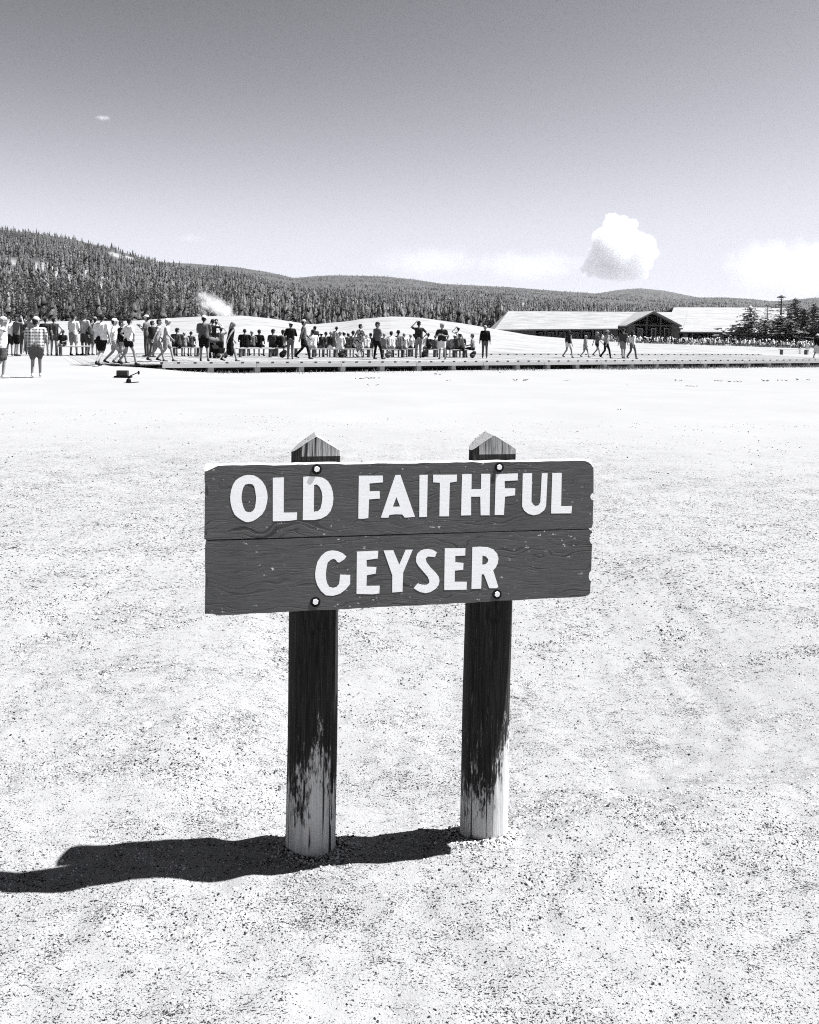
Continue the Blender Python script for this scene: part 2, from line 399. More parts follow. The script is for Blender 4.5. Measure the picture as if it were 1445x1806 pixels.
TB, hB = sample_trees(hillB, 17000, 1.35, 250, 1400, 6, 8, 11)
TC, hC = sample_trees(hillC, 5000, 1.0, 900, 1450, 7, 8, 12)
TD, hD = sample_trees(hillD, 7000, 1.2, 1150, 1600, 8, 8, 11)
# front rows standing on the flat behind the mound
rg = np.random.default_rng(77)
fx = rg.uniform(-60, 900, 420); fd = rg.uniform(265, 345, 420)
FR = np.array([P(x, 600, d) for x, d in zip(fx, fd)]); FR[:, 2] = -1.0
hF = np.where(fx < 350, rg.uniform(8, 17, 420), rg.uniform(5, 14, 420))
allT = np.concatenate([TA, TB, TC, TD, FR]); allH = np.concatenate([hA, hB, hC, hD, hF])
qx, qy = project(allT); size = allH / allT[:, 1]
vis = (qx > -15) & (qx < 1460)
vis &= ~((qx > 880) & (allT[:, 1] < 1200) & (qy > 548))
order = np.argsort(-np.where(vis, size, 0))
big = order[:300]; isbig = np.zeros(len(allT), bool); isbig[big] = True
zone = [(60, 'dark conifer in the dense forest behind the left edge of the crowd'), (160, 'dark conifer in the forest behind the standing people in white shirts'),
        (300, 'dark conifer at the foot of the forested hill behind the backpack walkers'), (430, 'dark conifer at the forest edge behind the rising steam'),
        (560, 'dark conifer at the forest edge above the dip between the two mounds'), (720, 'dark conifer at the forest edge behind the top of the white mound'),
        (2000, 'dark conifer at the forest edge between the white mound and the lodge')]
for k in big:
    o = place_tree(kinds[int(rg.integers(5))], tuple(allT[k]), allH[k], rg.uniform(0, 6.28), rg.uniform(0.85, 1.25))
    lab = next(l for lim, l in zone if qx[k] < lim)
    tag(o, lab, 'tree', lab.replace('dark conifer', 'conifers'))
# the rest of the wood: one mass, low detail
def cone_tree(rg, n=6, tiers=3):
    V = []; T = []
    for i in range(tiers):
        zb = 0.10 + 0.27 * i; zt = min(1.0, zb + 0.46 + 0.04 * (i == tiers - 1)); r = 0.17 * (1 - 0.27 * i)
        o = len(V); V.append((0, 0, zt))
        for k in range(n):
            q = 2 * math.pi * (k + rg.random() * 0.6) / n; rr = r * rg.uniform(0.6, 1.25)
            V.append((math.cos(q) * rr, math.sin(q) * rr, zb + rg.uniform(-0.06, 0.06)))
        for k in range(n): T.append((o, o + 1 + k, o + 1 + (k + 1) % n))
    return np.array(V), np.array(T)
def forest(name, P_, H_, label, n, tiers, seed):
    rg = np.random.default_rng(seed); vars_ = [cone_tree(rg, n, tiers) for _ in range(8)]
    Vs = []; Ts = []; off = 0
    which = rg.integers(0, 8, len(P_)); rz = rg.uniform(0, 6.28, len(P_)); wd = rg.uniform(0.8, 1.3, len(P_))
    for v in range(8):
        sel = np.where(which == v)[0]; bv, bt = vars_[v]
        c, s_ = np.cos(rz[sel])[:, None], np.sin(rz[sel])[:, None]; h = H_[sel][:, None]; ww = wd[sel][:, None]
        X = (bv[None, :, 0] * c - bv[None, :, 1] * s_) * h * ww + P_[sel, 0][:, None]
        Y = (bv[None, :, 0] * s_ + bv[None, :, 1] * c) * h * ww + P_[sel, 1][:, None]
        Z = bv[None, :, 2] * h + P_[sel, 2][:, None]
        Vs.append(np.stack([X, Y, Z], -1).reshape(-1, 3))
        T = (bt[None] + (np.arange(len(sel)) * len(bv))[:, None, None] + off).reshape(-1, 3); Ts.append(T); off += len(sel) * len(bv)
    o = obj(name, mesh_np(name, np.concatenate(Vs), np.concatenate(Ts)), NEED_FAR)
    tag(o, label, 'forest', None, 'stuff')
restA = ~isbig
nearf = restA & (allT[:, 1] < 1100); farf = restA & (allT[:, 1] >= 1100)
forest('forest', allT[nearf], allH[nearf], 'dense conifer forest covering the near hillside', 7, 4, 1)
forest('forest', allT[farf], allH[farf], 'distant conifer forest covering the low far hills', 5, 2, 2)

# ------------------------------------------------------------------ the sign
YAW = R(11.24)
uu = np.array([math.cos(YAW), math.sin(YAW), 0]); nb = np.array([-math.sin(YAW), math.cos(YAW), 0])
p0 = np.array([-0.03, 2.2133, 0.0]); ROOT = p0 + nb * 0.13
def loc_on(x, y, yl):
    """pixel -> sign's local x,z on its vertical plane local y = yl"""
    d = ray(x, y); q0 = ROOT + nb * yl
    k = np.dot(q0 - CAM, nb) / np.dot(d, nb); p = CAM + d * k
    return float(np.dot(p - ROOT, uu)), float(p[2])
TILT = R(5.0); PIV = np.array([0, -0.114, 0.885])      # the board leans back a little in its notches
OB = ROOT + nb * PIV[1] + np.array([0, 0, PIV[2]])
ezb = nb * math.sin(TILT) + np.array([0, 0, math.cos(TILT)]); eyb = nb * math.cos(TILT) - np.array([0, 0, math.sin(TILT)])
def loc_b(x, y, yl=0.0):
    """pixel -> x,z in the board's own tilted frame"""
    d = ray(x, y); q0 = OB + eyb * yl; p = CAM + d * (np.dot(q0 - CAM, eyb) / np.dot(d, eyb))
    return float(np.dot(p - OB, uu)), float(np.dot(p - OB, ezb))
sign = empty('wooden_sign', tuple(ROOT), YAW)
tag(sign, 'weathered two plank wooden sign with white capital letters on two round posts', 'sign')
FY, BY = 0.0, 0.07

def board_mat(seed):
    mt, nt, b = new_mat('stained_plank'); tc = N(nt, 'ShaderNodeTexCoord'); v = tc.outputs['Object']
    mp = N(nt, 'ShaderNodeMapping'); mp.inputs['Location'].default_value = (seed * 3.1, 0, seed * 1.7); nt.links.new(v, mp.inputs[0]); v = mp.outputs[0]
    # warp for the wavy grain
    wn = N(nt, 'ShaderNodeTexNoise'); wn.inputs['Scale'].default_value = 1.0; wn.inputs['Detail'].default_value = 2
    wm = N(nt, 'ShaderNodeMapping'); wm.inputs['Scale'].default_value = (5.5, 1, 11); nt.links.new(v, wm.inputs[0]); nt.links.new(wm.outputs[0], wn.inputs['Vector'])
    wsub = N(nt, 'ShaderNodeVectorMath', operation='SUBTRACT'); nt.links.new(wn.outputs['Color'], wsub.inputs[0]); wsub.inputs[1].default_value = (0.5, 0.5, 0.5)
    wmul = N(nt, 'ShaderNodeVectorMath', operation='MULTIPLY'); nt.links.new(wsub.outputs[0], wmul.inputs[0]); wmul.inputs[1].default_value = (0, 0, 0.11)
    wadd = N(nt, 'ShaderNodeVectorMath', operation='ADD'); nt.links.new(v, wadd.inputs[0]); nt.links.new(wmul.outputs[0], wadd.inputs[1])
    grain = noise_n(nt, 1.0, 3, 0.6, wadd.outputs[0], (3.0, 1, 190))
    fine = noise_n(nt, 1.0, 4, 0.75, v, (14, 1, 520))
    zone = ramp(nt, noise_n(nt, 1.0, 2, 0.5, v, (1.6, 1, 6)), [(0.40, 0.4), (0.58, 1)])
    lines = ramp(nt, grain, [(0.36, 0), (0.47, 1)])
    lines = mixv(nt, zone, 1.0, lines)
    col = math_n(nt, 'MULTIPLY_ADD', ramp(nt, fine, [(0.3, 0), (0.7, 1)]), 0.080, 0.044)
    col = math_n(nt, 'MULTIPLY', col, math_n(nt, 'MULTIPLY_ADD', noise_n(nt, 2.2, 3, 0.5, v), 0.5, 0.75))
    col = math_n(nt, 'MULTIPLY', col, math_n(nt, 'MULTIPLY_ADD', lines, 0.58, 0.42))
    chip = ramp(nt, noise_n(nt, 1.0, 4, 0.65, v, (55, 1, 85)), [(0.625, 0), (0.66, 1)])
    wear = ramp(nt, noise_n(nt, 1.0, 3, 0.6, v, (7, 1, 7)), [(0.47, 0), (0.62, 1)])
    col = mixv(nt, math_n(nt, 'MULTIPLY', chip, wear), col, 0.55)
    pits = ramp(nt, noise_n(nt, 1.0, 3, 0.6, v, (60, 1, 130)), [(0.27, 1), (0.30, 0)])
    col = mixv(nt, pits, col, 0.02)
    geo = N(nt, 'ShaderNodeNewGeometry'); sp = N(nt, 'ShaderNodeSeparateXYZ'); nt.links.new(tc.outputs['Object'], sp.inputs[0])
    back = math_n(nt, 'GREATER_THAN', math_n(nt, 'ADD', sp.outputs[1], math_n(nt, 'MULTIPLY', noise_n(nt, 60, 2, 0.5, v), 0.006)), FY + 0.005)
    gsn = N(nt, 'ShaderNodeSeparateXYZ'); nt.links.new(geo.outputs['Normal'], gsn.inputs[0])
    upw = math_n(nt, 'GREATER_THAN', gsn.outputs[2], 0.35)
    col = mixv(nt, back, col, mixv(nt, upw, 0.07, math_n(nt, 'MULTIPLY_ADD', fine, 0.2, 0.22)))          # bare weathered edges; painted light makes upward ones pale, the rest dark
    nt.links.new(col, b.inputs['Base Color']); b.inputs['Roughness'].default_value = 0.75; b.inputs['Specular IOR Level'].default_value = 0.25
    hgt = math_n(nt, 'ADD', math_n(nt, 'MULTIPLY', lines, 0.6), math_n(nt, 'MULTIPLY', fine, 0.25))
    hgt = math_n(nt, 'SUBTRACT', hgt, math_n(nt, 'MULTIPLY', pits, 0.6))
    bump_n(nt, b, hgt, 0.6, 0.0014)
    return mt
def notch(x, yc, depth, half, side):
    out = []
    for k in range(7):
        a = -math.pi / 2 + math.pi * k / 6
        out.append((x + side * depth * math.cos(a), yc + half * math.sin(a)))
    return out
rr = random.Random(4)
def wob(p, q, n, amp):
    return [(p[0] + (q[0] - p[0]) * k / n, p[1] + (q[1] - p[1]) * k / n + (rr.uniform(-amp, amp) if 0 < k < n else 0)) for k in range(n)]
upper = wob((385, 821.4), (1030, 812.6), 46, 0.9) + [(1030, 812.6), (1037, 814.5), (1043, 819), (1047, 825.5)] \
    + [(1047.4, 840), (1047.2, 868)] + notch(1047.2, 876, 5.5, 6.5, -1) + [(1046.3, 900), (1045.8, 926), (1044, 931)] \
    + wob((1038, 932.2), (366, 952.0), 30, 0.35) + [(366, 952.0), (364, 948)] + notch(361.8, 941, 4.0, 7, 1)[::-1] + [(361.5, 920), (361.2, 890)] + notch(361.0, 867, 7.0, 15, 1)[::-1] + [(360.8, 845), (360.8, 832.5)]
lower = wob((366, 954.6), (1038, 934.0), 30, 0.35) + [(1038, 934.0), (1044, 935.5)] + notch(1044.8, 950, 4.5, 10, -1) + [(1044.0, 975), (1043.4, 1000)] + notch(1042.8, 1016, 4.0, 9, -1) \
    + [(1041.8, 1032), (1041, 1046), (1037, 1050), (1030, 1052.2)] + wob((1020, 1053.2), (385, 1085.6), 36, 0.6) + [(385, 1085.6), (372, 1081), (362.4, 1073)] + [(362.2, 1050)] \
    + notch(361.9, 1024, 5.5, 13, 1)[::-1] + [(361.8, 1000), (361.6, 972), (362, 962)]
planks = []
for k, poly in enumerate((upper, lower)):
    L = [loc_b(x, y) for x, y in poly]; n = len(L)
    xl, xr = min(p[0] for p in L), max(p[0] for p in L)
    def full(i, x, y):                       # silhouette behind the nicks and cut corners
        lx, lz = L[i]
        if y < 836 and (x < 386 or x > 1029): lz = loc_b(x, 821.6 if x < 500 else 812.4)[1]
        if y > 1030 and (x < 386 or x > 1029): lz = loc_b(x, 1086.3 if x < 500 else 1052.6)[1]
        if x < 372: lx = min(lx, xl + 0.001)
        if x > 1036: lx = loc_b(1047.6 - (y - 813) * 0.025, y)[0]
        if k == 0 and y > 925: lz -= 0.0021
        if k == 1 and y < 960: lz += 0.0019
        return lx, lz
    L2 = [full(i, x, y) for i, (x, y) in enumerate(poly)]
    v = [(x, FY, z) for x, z in L] + [(x, FY + 0.022, z) for x, z in L2] + [(x, BY, z) for x, z in L2]
    f = [tuple(range(n - 1, -1, -1)), tuple(range(2 * n, 3 * n))] + [(i + s, (i + 1) % n + s, (i + 1) % n + n + s, i + n + s) for s in (0, n) for i in range(n)]
    pl = obj('plank', mesh('plank', v, f), board_mat(k + 1), sign)
    bm = bmesh.new(); bm.from_mesh(pl.data); bmesh.ops.recalc_face_normals(bm, faces=bm.faces); bm.to_mesh(pl.data); bm.free()
    bv = pl.modifiers.new('bevel', 'BEVEL'); bv.width = 0.0022; bv.segments = 2; bv.limit_method = 'ANGLE'; bv.angle_limit = R(60)
    pl.location = tuple(PIV); pl.rotation_euler = (-TILT, 0, 0)
    planks.append(pl)

def letter_mat():
    mt, nt, b = new_mat('white_letter_paint'); tc = N(nt, 'ShaderNodeTexCoord'); v = tc.outputs['Object']
    n = noise_n(nt, 1.0, 4, 0.6, v, (30, 1, 120)); crack = ramp(nt, noise_n(nt, 1.0, 3, 0.6, v, (5, 1, 160)), [(0.25, 0.35), (0.29, 1)])
    col = math_n(nt, 'MULTIPLY', math_n(nt, 'MULTIPLY_ADD', n, 0.10, 0.85), mixv(nt, 0.35, 1.0, crack))
    nt.links.new(col, b.inputs['Base Color']); b.inputs['Roughness'].default_value = 0.6
    bump_n(nt, b, n, 0.15, 0.001); return mt
LETM = letter_mat()
def Z(ox, oy, s, pts): return [(ox + x / s, oy + y / s) for x, y in pts]
A1, A2, A3 = (400, 825, 7.225), (620, 825, 7.225), (810, 825, 7.225); A4, A5 = (545, 955, 8.028), (710, 955, 8.028)
letters = [
 (0, A1, [(285,92),(345,98),(400,125),(455,175),(495,240),(515,310),(522,380),(512,450),(490,530),(450,595),(390,645),(330,680),(275,693),(240,690),(190,665),(140,632),(100,595),(70,530),(50,450),(44,370),(55,290),(80,215),(115,160),(165,125),(225,98)],
          [(280,203),(325,208),(350,235),(365,300),(375,380),(370,450),(358,510),(335,550),(300,568),(260,565),(235,548),(212,500),(196,440),(188,380),(195,310),(212,250),(235,215)]),
 (0, A1, [(588,128),(728,122),(726,572),(897,570),(893,662),(800,675),(700,680),(588,680)], None),
 (0, A1, [(975,115),(1060,110),(1150,112),(1230,130),(1290,170),(1330,235),(1352,310),(1360,390),(1352,470),(1325,550),(1275,610),(1200,650),(1110,665),(970,665)],
          [(1113,218),(1150,212),(1185,245),(1210,300),(1220,370),(1212,450),(1195,520),(1165,553),(1110,562)]),
 (0, A2, [(95,102),(400,100),(402,185),(230,200),(232,300),(360,298),(362,392),(225,402),(215,640),(150,650),(88,648)], None),
 (0, A2, [(560,92),(625,92),(810,625),(680,635),(650,595),(560,592),(485,600),(470,635),(375,635)], [(573,372),(620,495),(528,497)]),
 (0, A2, [(868,92),(973,90),(962,625),(865,628)], None),
 (0, A2, [(1042,90),(1345,88),(1343,175),(1255,188),(1243,618),(1122,618),(1128,190),(1042,185)], None),
 (0, A3, [(38,82),(160,80),(157,272),(278,272),(282,78),(398,78),(388,605),(275,605),(270,368),(152,368),(152,605),(25,608)], None),
 (0, A3, [(468,80),(750,72),(745,160),(580,168),(582,262),(716,262),(712,350),(585,368),(570,600),(453,602)], None),
 (0, A3, [(812,72),(930,68),(922,430),(945,470),(975,488),(1010,480),(1035,440),(1055,70),(1128,68),(1108,490),(1085,540),(1020,590),(950,605),(880,585),(830,545),(803,490)], None),
 (0, A3, [(1188,68),(1308,66),(1300,490),(1440,490),(1430,580),(1172,582)], None),
 (1, A4, [(330,128),(400,135),(470,162),(530,212),(500,255),(430,298),(400,290),(385,260),(350,245),(310,258),(265,300),(248,380),(240,460),(245,540),(262,600),(290,645),(340,658),(390,645),(425,605),(435,550),(440,470),(585,475),(583,605),(520,680),(440,740),(340,770),(240,762),(170,700),(120,620),(95,540),(88,460),(100,370),(120,290),(170,210),(230,155),(280,135)], None),
 (1, A4, [(680,145),(982,132),(975,240),(815,262),(820,358),(957,362),(945,455),(820,478),(815,630),(1003,628),(997,735),(900,748),(675,742)], None),
 (1, A4, [(1060,130),(1195,125),(1280,328),(1370,118),(1469,118),(1335,440),(1325,712),(1180,722),(1182,480)], None),
 (1, A5, [(370,108),(430,120),(487,152),(460,220),(400,215),(360,212),(330,240),(340,290),(400,370),(470,440),(515,500),(525,560),(510,620),(470,670),(400,715),(330,732),(250,715),(200,690),(160,660),(215,595),(270,612),(340,615),(380,590),(380,550),(355,495),(290,420),(225,345),(195,290),(193,230),(210,175),(260,128),(315,112)], None),
 (1, A5, [(600,98),(892,95),(888,200),(748,205),(748,295),(865,305),(860,402),(742,412),(740,572),(913,572),(907,682),(592,688)], None),
 (1, A5, [(990,80),(1100,75),(1210,82),(1290,115),(1340,170),(1360,240),(1350,310),(1320,370),(1285,408),(1358,645),(1330,662),(1230,662),(1155,465),(1122,465),(1115,668),(978,672)],
          [(1133,200),(1180,210),(1215,250),(1210,290),(1180,325),(1130,330)]),
]
for pk, (ox, oy, s_), outer, inner in letters:
    loops = [[loc_b(x, y) for x, y in Z(ox, oy, s_, lp)] for lp in (outer, inner) if lp]
    flat = [p for lp in loops for p in lp]
    tris = tessellate_polygon([[Vector((x, z, 0)) for x, z in lp] for lp in loops])
    n = len(flat); LY = FY - 0.00035
    v = [(x, LY, z) for x, z in flat] + [(x, FY + 0.001, z) for x, z in flat]
    f = []
    for t in tris:
        (ax, az), (bx, bz), (cx, cz) = (flat[i] for i in t)
        f.append(t if (bx - ax) * (cz - az) - (bz - az) * (cx - ax) > 0 else t[::-1])
    o_ = 0
    for lp in loops:
        k = len(lp)
        for i in range(k): f.append((o_ + i, o_ + (i + 1) % k, o_ + (i + 1) % k + n, o_ + i + n))
        o_ += k
    obj('letter', mesh('letter', v, f), LETM, planks[pk])

steel = plain('galvanised_bolt', 0.85, 0.5, 0.3, 300); recess_shade_m = plain('black_recess_shade', 0.012, 0.9, 0.2, 50)  # black disc round each bolt: shade of the counterbore put into colour
for pk, bx, by in ((0, 559, 827.5), (0, 881, 824), (1, 556.5, 1061.5), (1, 877, 1048)):
    x, z = loc_b(bx, by)
    def disc(r, n, y0, y1, rot=0.3):
        v = [(x + r * math.cos(rot + 2 * math.pi * k / n), y0, z + r * math.sin(rot + 2 * math.pi * k / n)) for k in range(n)] + \
            [(x + 0.88 * r * math.cos(rot + 2 * math.pi * k / n), y1, z + 0.88 * r * math.sin(rot + 2 * math.pi * k / n)) for k in range(n)]
        return v, [tuple(range(n, 2 * n))] + [(k, (k + 1) % n, (k + 1) % n + n, k + n) for k in range(n)]
    bo = obj('bolt', mesh('bolt', *disc(0.0088, 6, FY + 0.001, FY - 0.0030)), steel, planks[pk])
    obj('washer', mesh('washer', *disc(0.0150, 20, FY + 0.001, FY - 0.0010)), recess_shade_m, bo)

def post_mat(cx, side, seed):
    mt, nt, b = new_mat('stained_post'); tc = N(nt, 'ShaderNodeTexCoord'); v = tc.outputs['Object']
    sp = N(nt, 'ShaderNodeSeparateXYZ'); nt.links.new(v, sp.inputs[0])
    mp = N(nt, 'ShaderNodeMapping'); mp.inputs['Location'].default_value = (seed, seed * 2, seed); nt.links.new(v, mp.inputs[0]); w_ = mp.outputs[0]
    fib = noise_n(nt, 1.0, 4, 0.7, w_, (170, 170, 7)); big = noise_n(nt, 1.0, 4, 0.65, w_, (26, 26, 9)); crk = noise_n(nt, 1.0, 2, 0.5, w_, (75, 75, 1.2))
    dx = math_n(nt, 'DIVIDE', math_n(nt, 'SUBTRACT', sp.outputs[0], side), 0.030)
    lobe = math_n(nt, 'POWER', 2.718, math_n(nt, 'MULTIPLY', math_n(nt, 'MULTIPLY', dx, dx), -1.0))
    thr = math_n(nt, 'ADD', math_n(nt, 'MULTIPLY_ADD', lobe, 0.15 if side < 0.03 else 0.20, 0.125 if side < 0.03 else 0.07), math_n(nt, 'MULTIPLY', math_n(nt, 'SUBTRACT', big, 0.5), 0.36))
    thr = math_n(nt, 'ADD', thr, math_n(nt, 'MULTIPLY', math_n(nt, 'SUBTRACT', fib, 0.5), 0.10))
    spk = noise_n(nt, 1.0, 3, 0.7, w_, (110, 110, 30))
    bare = ramp(nt, math_n(nt, 'ADD', math_n(nt, 'MULTIPLY_ADD', math_n(nt, 'SUBTRACT', thr, sp.outputs[2]), 4.5, 0.5), math_n(nt, 'ADD', math_n(nt, 'MULTIPLY', math_n(nt, 'SUBTRACT', spk, 0.5), 1.9), math_n(nt, 'MULTIPLY', math_n(nt, 'SUBTRACT', fib, 0.5), 1.2))), [(0.35, 0), (0.75, 1)])
    streak = ramp(nt, noise_n(nt, 1.0, 4, 0.75, w_, (150, 150, 14)), [(0.60, 0), (0.70, 0.6)])
    low = ramp(nt, sp.outputs[2], [(0.18, 1.0), (0.42, 0.25)])
    streak = math_n(nt, 'MULTIPLY', streak, low)
    head = math_n(nt, 'MULTIPLY', math_n(nt, 'GREATER_THAN', sp.outputs[2], 1.098), math_n(nt, 'GREATER_THAN', sp.outputs[0], -0.046))  # bare head; its left stays dark, stain plus shade put into the colour
    top = math_n(nt, 'GREATER_THAN', sp.outputs[2], 1.12)
    geo = N(nt, 'ShaderNodeNewGeometry'); gs = N(nt, 'ShaderNodeSeparateXYZ'); nt.links.new(geo.outputs['Normal'], gs.inputs[0])
    upf = math_n(nt, 'GREATER_THAN', gs.outputs[2], 0.5)
    bare = math_n(nt, 'MAXIMUM', math_n(nt, 'MAXIMUM', bare, math_n(nt, 'MULTIPLY', streak, 0.7)), math_n(nt, 'MAXIMUM', math_n(nt, 'MULTIPLY', head, ramp(nt, fib, [(0.32, 0.1), (0.55, 0.8)])), upf))
    stain = math_n(nt, 'MULTIPLY', math_n(nt, 'POWER', fib, 2.5), 0.10)
    wood = math_n(nt, 'MULTIPLY', math_n(nt, 'MULTIPLY_ADD', fib, 0.50, 0.20), ramp(nt, crk, [(0.36, 0.08), (0.41, 1)]))
    wood = mixv(nt, upf, wood, math_n(nt, 'MULTIPLY_ADD', noise_n(nt, 260, 3, 0.7, v), 0.26, 0.04))
    nt.links.new(mixv(nt, bare, stain, wood), b.inputs['Base Color'])
    b.inputs['Roughness'].default_value = 0.85; b.inputs['Specular IOR Level'].default_value = 0.15
    bump_n(nt, b, math_n(nt, 'ADD', fib, math_n(nt, 'MULTIPLY', ramp(nt, crk, [(0.28, 0), (0.38, 1)]), 1.5)), 0.5, 0.004)
    return mt
def make_post(top_px, bot_px, side, seed):
    xt, _ = loc_on(*top_px, 0.0); xb, _ = loc_on(*bot_px, 0.0)
    nA, zs = 56, np.concatenate([np.linspace(-0.12, 0.60, 30), np.linspace(0.62, 1.098, 12), [1.11]])
    rg = np.random.default_rng(seed); ph = rg.uniform(0, 6.28, 8)
    cr = [(rg.uniform(0, 6.28), rg.uniform(0.02, 0.05), rg.uniform(0.0, 0.5), rg.uniform(0.25, 0.7)) for _ in range(9)]
    v = []; f = []
    def rad(an, z):
        r = 0.0725 - 0.0025 * min(max(z, 0), 1) + 0.0012 * math.sin(3 * an + ph[0]) + 0.0009 * math.sin(7 * an + ph[1] + 3 * z) + 0.0006 * math.sin(9 * z + ph[2] + an)
        for ca, wd, z0, dz in cr:
            dd = abs((an - ca + math.pi) % (2 * math.pi) - math.pi)
            if dd < 0.07 and z0 - 0.2 < z < z0 + dz: r -= 0.004 * (1 - dd / 0.07)
        return r
    for z in zs:
        for k in range(nA):
            an = 2 * math.pi * k / nA; r = rad(an, z); x, y = r * math.cos(an), r * math.sin(an)
            yc = -0.114 + (z - 0.885) * math.tan(TILT) + 0.07 / math.cos(TILT) + 0.002
            if z > 0.61 and y < yc: y = yc
            zz = z
            if z > 1.1: zz = 1.153 - 0.62 * abs(x) + 0.0015 * math.sin(40 * x + 30 * y)
            v.append((x, y, zz))
    nr = len(zs)
    for i in range(nr - 1):
        for k in range(nA): f.append((i * nA + k, i * nA + (k + 1) % nA, (i + 1) * nA + (k + 1) % nA, (i + 1) * nA + k))
    # gable top: inner rings towards the ridge
    ring = list(range((nr - 1) * nA, nr * nA))
    for s_ in (0.66, 0.33):
        o_ = len(v)
        for k in range(nA):
            x, y, _ = v[ring[k] if s_ == 0.66 else (nr - 1) * nA + k]; v.append((x * s_, y, 1.153 - 0.62 * abs(x * s_) + 0.0012 * math.sin(150 * x + 170 * y)))
        nr_ = list(range(o_, o_ + nA))
        for k in range(nA): f.append((ring[k], ring[(k + 1) % nA], nr_[(k + 1) % nA], nr_[k]))
        ring = nr_
    o_ = len(v)
    for k in range(nA): x, y, _ = v[(nr - 1) * nA + k]; v.append((0, y, 1.153))
    for k in range(nA): f.append((ring[k], ring[(k + 1) % nA], o_ + (k + 1) % nA, o_ + k))
    me = mesh('post', v, f); o = obj('post', me, post_mat(0, side, seed), sign)
    bm = bmesh.new(); bm.from_mesh(me); bmesh.ops.remove_doubles(bm, verts=bm.verts, dist=1e-5); bmesh.ops.recalc_face_normals(bm, faces=bm.faces)
    for fc in bm.faces: fc.smooth = fc.calc_center_median().z < 0.6
    bm.to_mesh(me); bm.free()
    o.location = (xb, 0, 0); o.rotation_euler = (0, math.atan2(xt - xb, 1.12), 0)
    return o
make_post((557.5, 785), (547.5, 1500), 0.016, 3)
make_post((868, 788), (852.5, 1473), 0.045, 8)

# ------------------------------------------------------------------ boardwalk
deck_wood = plain('sun_bleached_deck', 0.17, 0.85, 0.22, 6, rnd=0.10, mapscale=(1, 0.3, 1))
fascia_wood = plain('pale_fascia_board', 0.36, 0.85, 0.2, 3, rnd=0.1, mapscale=(1, 1, 4))
dark_wood = plain('dark_timber', 0.05, 0.9, 0.3, 6)
edge_px = [(-60, 642.5), (150, 642.3), (300, 641.6), (500, 640.6), (700, 639.6), (900, 638.2), (1160, 637.0), (1440, 635.6), (1540, 635.2)]
E_ = np.array([Pz(x, y, DECKZ)[:2] for x, y in edge_px])
seg = np.concatenate([[0], np.cumsum(np.linalg.norm(np.diff(E_, axis=0), axis=1))])
def edge_at(s_):
    p = np.array([np.interp(s_, seg, E_[:, 0]), np.interp(s_, seg, E_[:, 1])])
    q = np.array([np.interp(s_ + 1.5, seg, E_[:, 0]), np.interp(s_ + 1.5, seg, E_[:, 1])]); q0 = np.array([np.interp(s_ - 1.5, seg, E_[:, 0]), np.interp(s_ - 1.5, seg, E_[:, 1])])
    t = (q - q0) / np.linalg.norm(q - q0); return p, t, np.array([-t[1], t[0]])
walk = empty('boardwalk', (float(E_[4][0]), float(E_[4][1]), DECKZ - 0.4))
tag(walk, 'long raised wooden boardwalk curving past the white mound', 'boardwalk')
WOFF = np.array([walk.location.x, walk.location.y, walk.location.z])
DW = 8.5
s0 = float(np.interp(76, [p[0] for p in edge_px], seg)) + 1.0; s1 = seg[-1]
PWID = (s1 - s0) / 298.0
pm = mesh('plank', *box_vf(-PWID / 2 + 0.008, PWID / 2 - 0.008, 0, DW, -0.045, 0)); pm.materials.append(deck_wood)
k = 0; s_ = s0
while s_ < s1 - 0.02:
    p, t, nrm = edge_at(s_)
    o = bpy.data.objects.new('plank', pm); C.objects.link(o); o.parent = walk
    o.location = (p[0] - WOFF[0], p[1] - WOFF[1], DECKZ - WOFF[2] + random.uniform(-0.004, 0.004)); o.rotation_euler = (0, 0, math.atan2(t[1], t[0]))
    s_ += PWID; k += 1
def along(a_, b_, off, zlo, zhi, wid, name, mat):
    mb = MB(); n = max(1, int((b_ - a_) / 0.6)); vv = []; ff = []
    for i in range(n + 1):
        p, t, nrm = edge_at(a_ + (b_ - a_) * i / n)
        q0 = p + nrm * off; q1 = p + nrm * (off + wid)
        for q, z in ((q0, zlo), (q1, zlo), (q1, zhi), (q0, zhi)): vv.append((q[0] - WOFF[0], q[1] - WOFF[1], z - WOFF[2]))
    for i in range(n):
        for j in range(4): ff.append((i * 4 + j, (i + 1) * 4 + j, (i + 1) * 4 + (j + 1) % 4, i * 4 + (j + 1) % 4))
    ff += [(3, 2, 1, 0), (n * 4, n * 4 + 1, n * 4 + 2, n * 4 + 3)]
    me = mesh(name, vv, ff); bm = bmesh.new(); bm.from_mesh(me); bmesh.ops.recalc_face_normals(bm, faces=bm.faces); bm.to_mesh(me); bm.free()
    return obj(name, me, mat, walk)
sf = float(np.interp(285, [p[0] for p in edge_px], seg))
x_ = sf
while x_ < s1 - 1:
    e = min(x_ + 3.66, s1)
    along(x_ + 0.01, e - 0.01, -0.045, DECKZ - 0.15, DECKZ - 0.004, 0.042, 'fascia_board', fascia_wood)
    along(x_ + 0.01, e - 0.01, 0.02, DECKZ + 0.022, DECKZ + 0.085, 0.09, 'curb_rail', fascia_wood)
    along(x_ + 0.01, e - 0.01, DW - 0.12, DECKZ + 0.022, DECKZ + 0.095, 0.09, 'curb_rail', fascia_wood)
    x_ = e
along(sf + 0.5, s1, 0.35, DECKZ - 0.24, DECKZ - 0.05, 0.10, 'joist_beam', dark_wood)
blk = mesh('curb_block', *box_vf(-0.05, 0.05, 0.0, 0.06, 0.0, 0.06)); blk.materials.append(dark_wood)
pil = mesh('support_block', *box_vf(-0.11, 0.11, 0, 0.30, -0.42, -0.15)); pil.materials.append(fascia_wood)
s_ = sf; i = 0
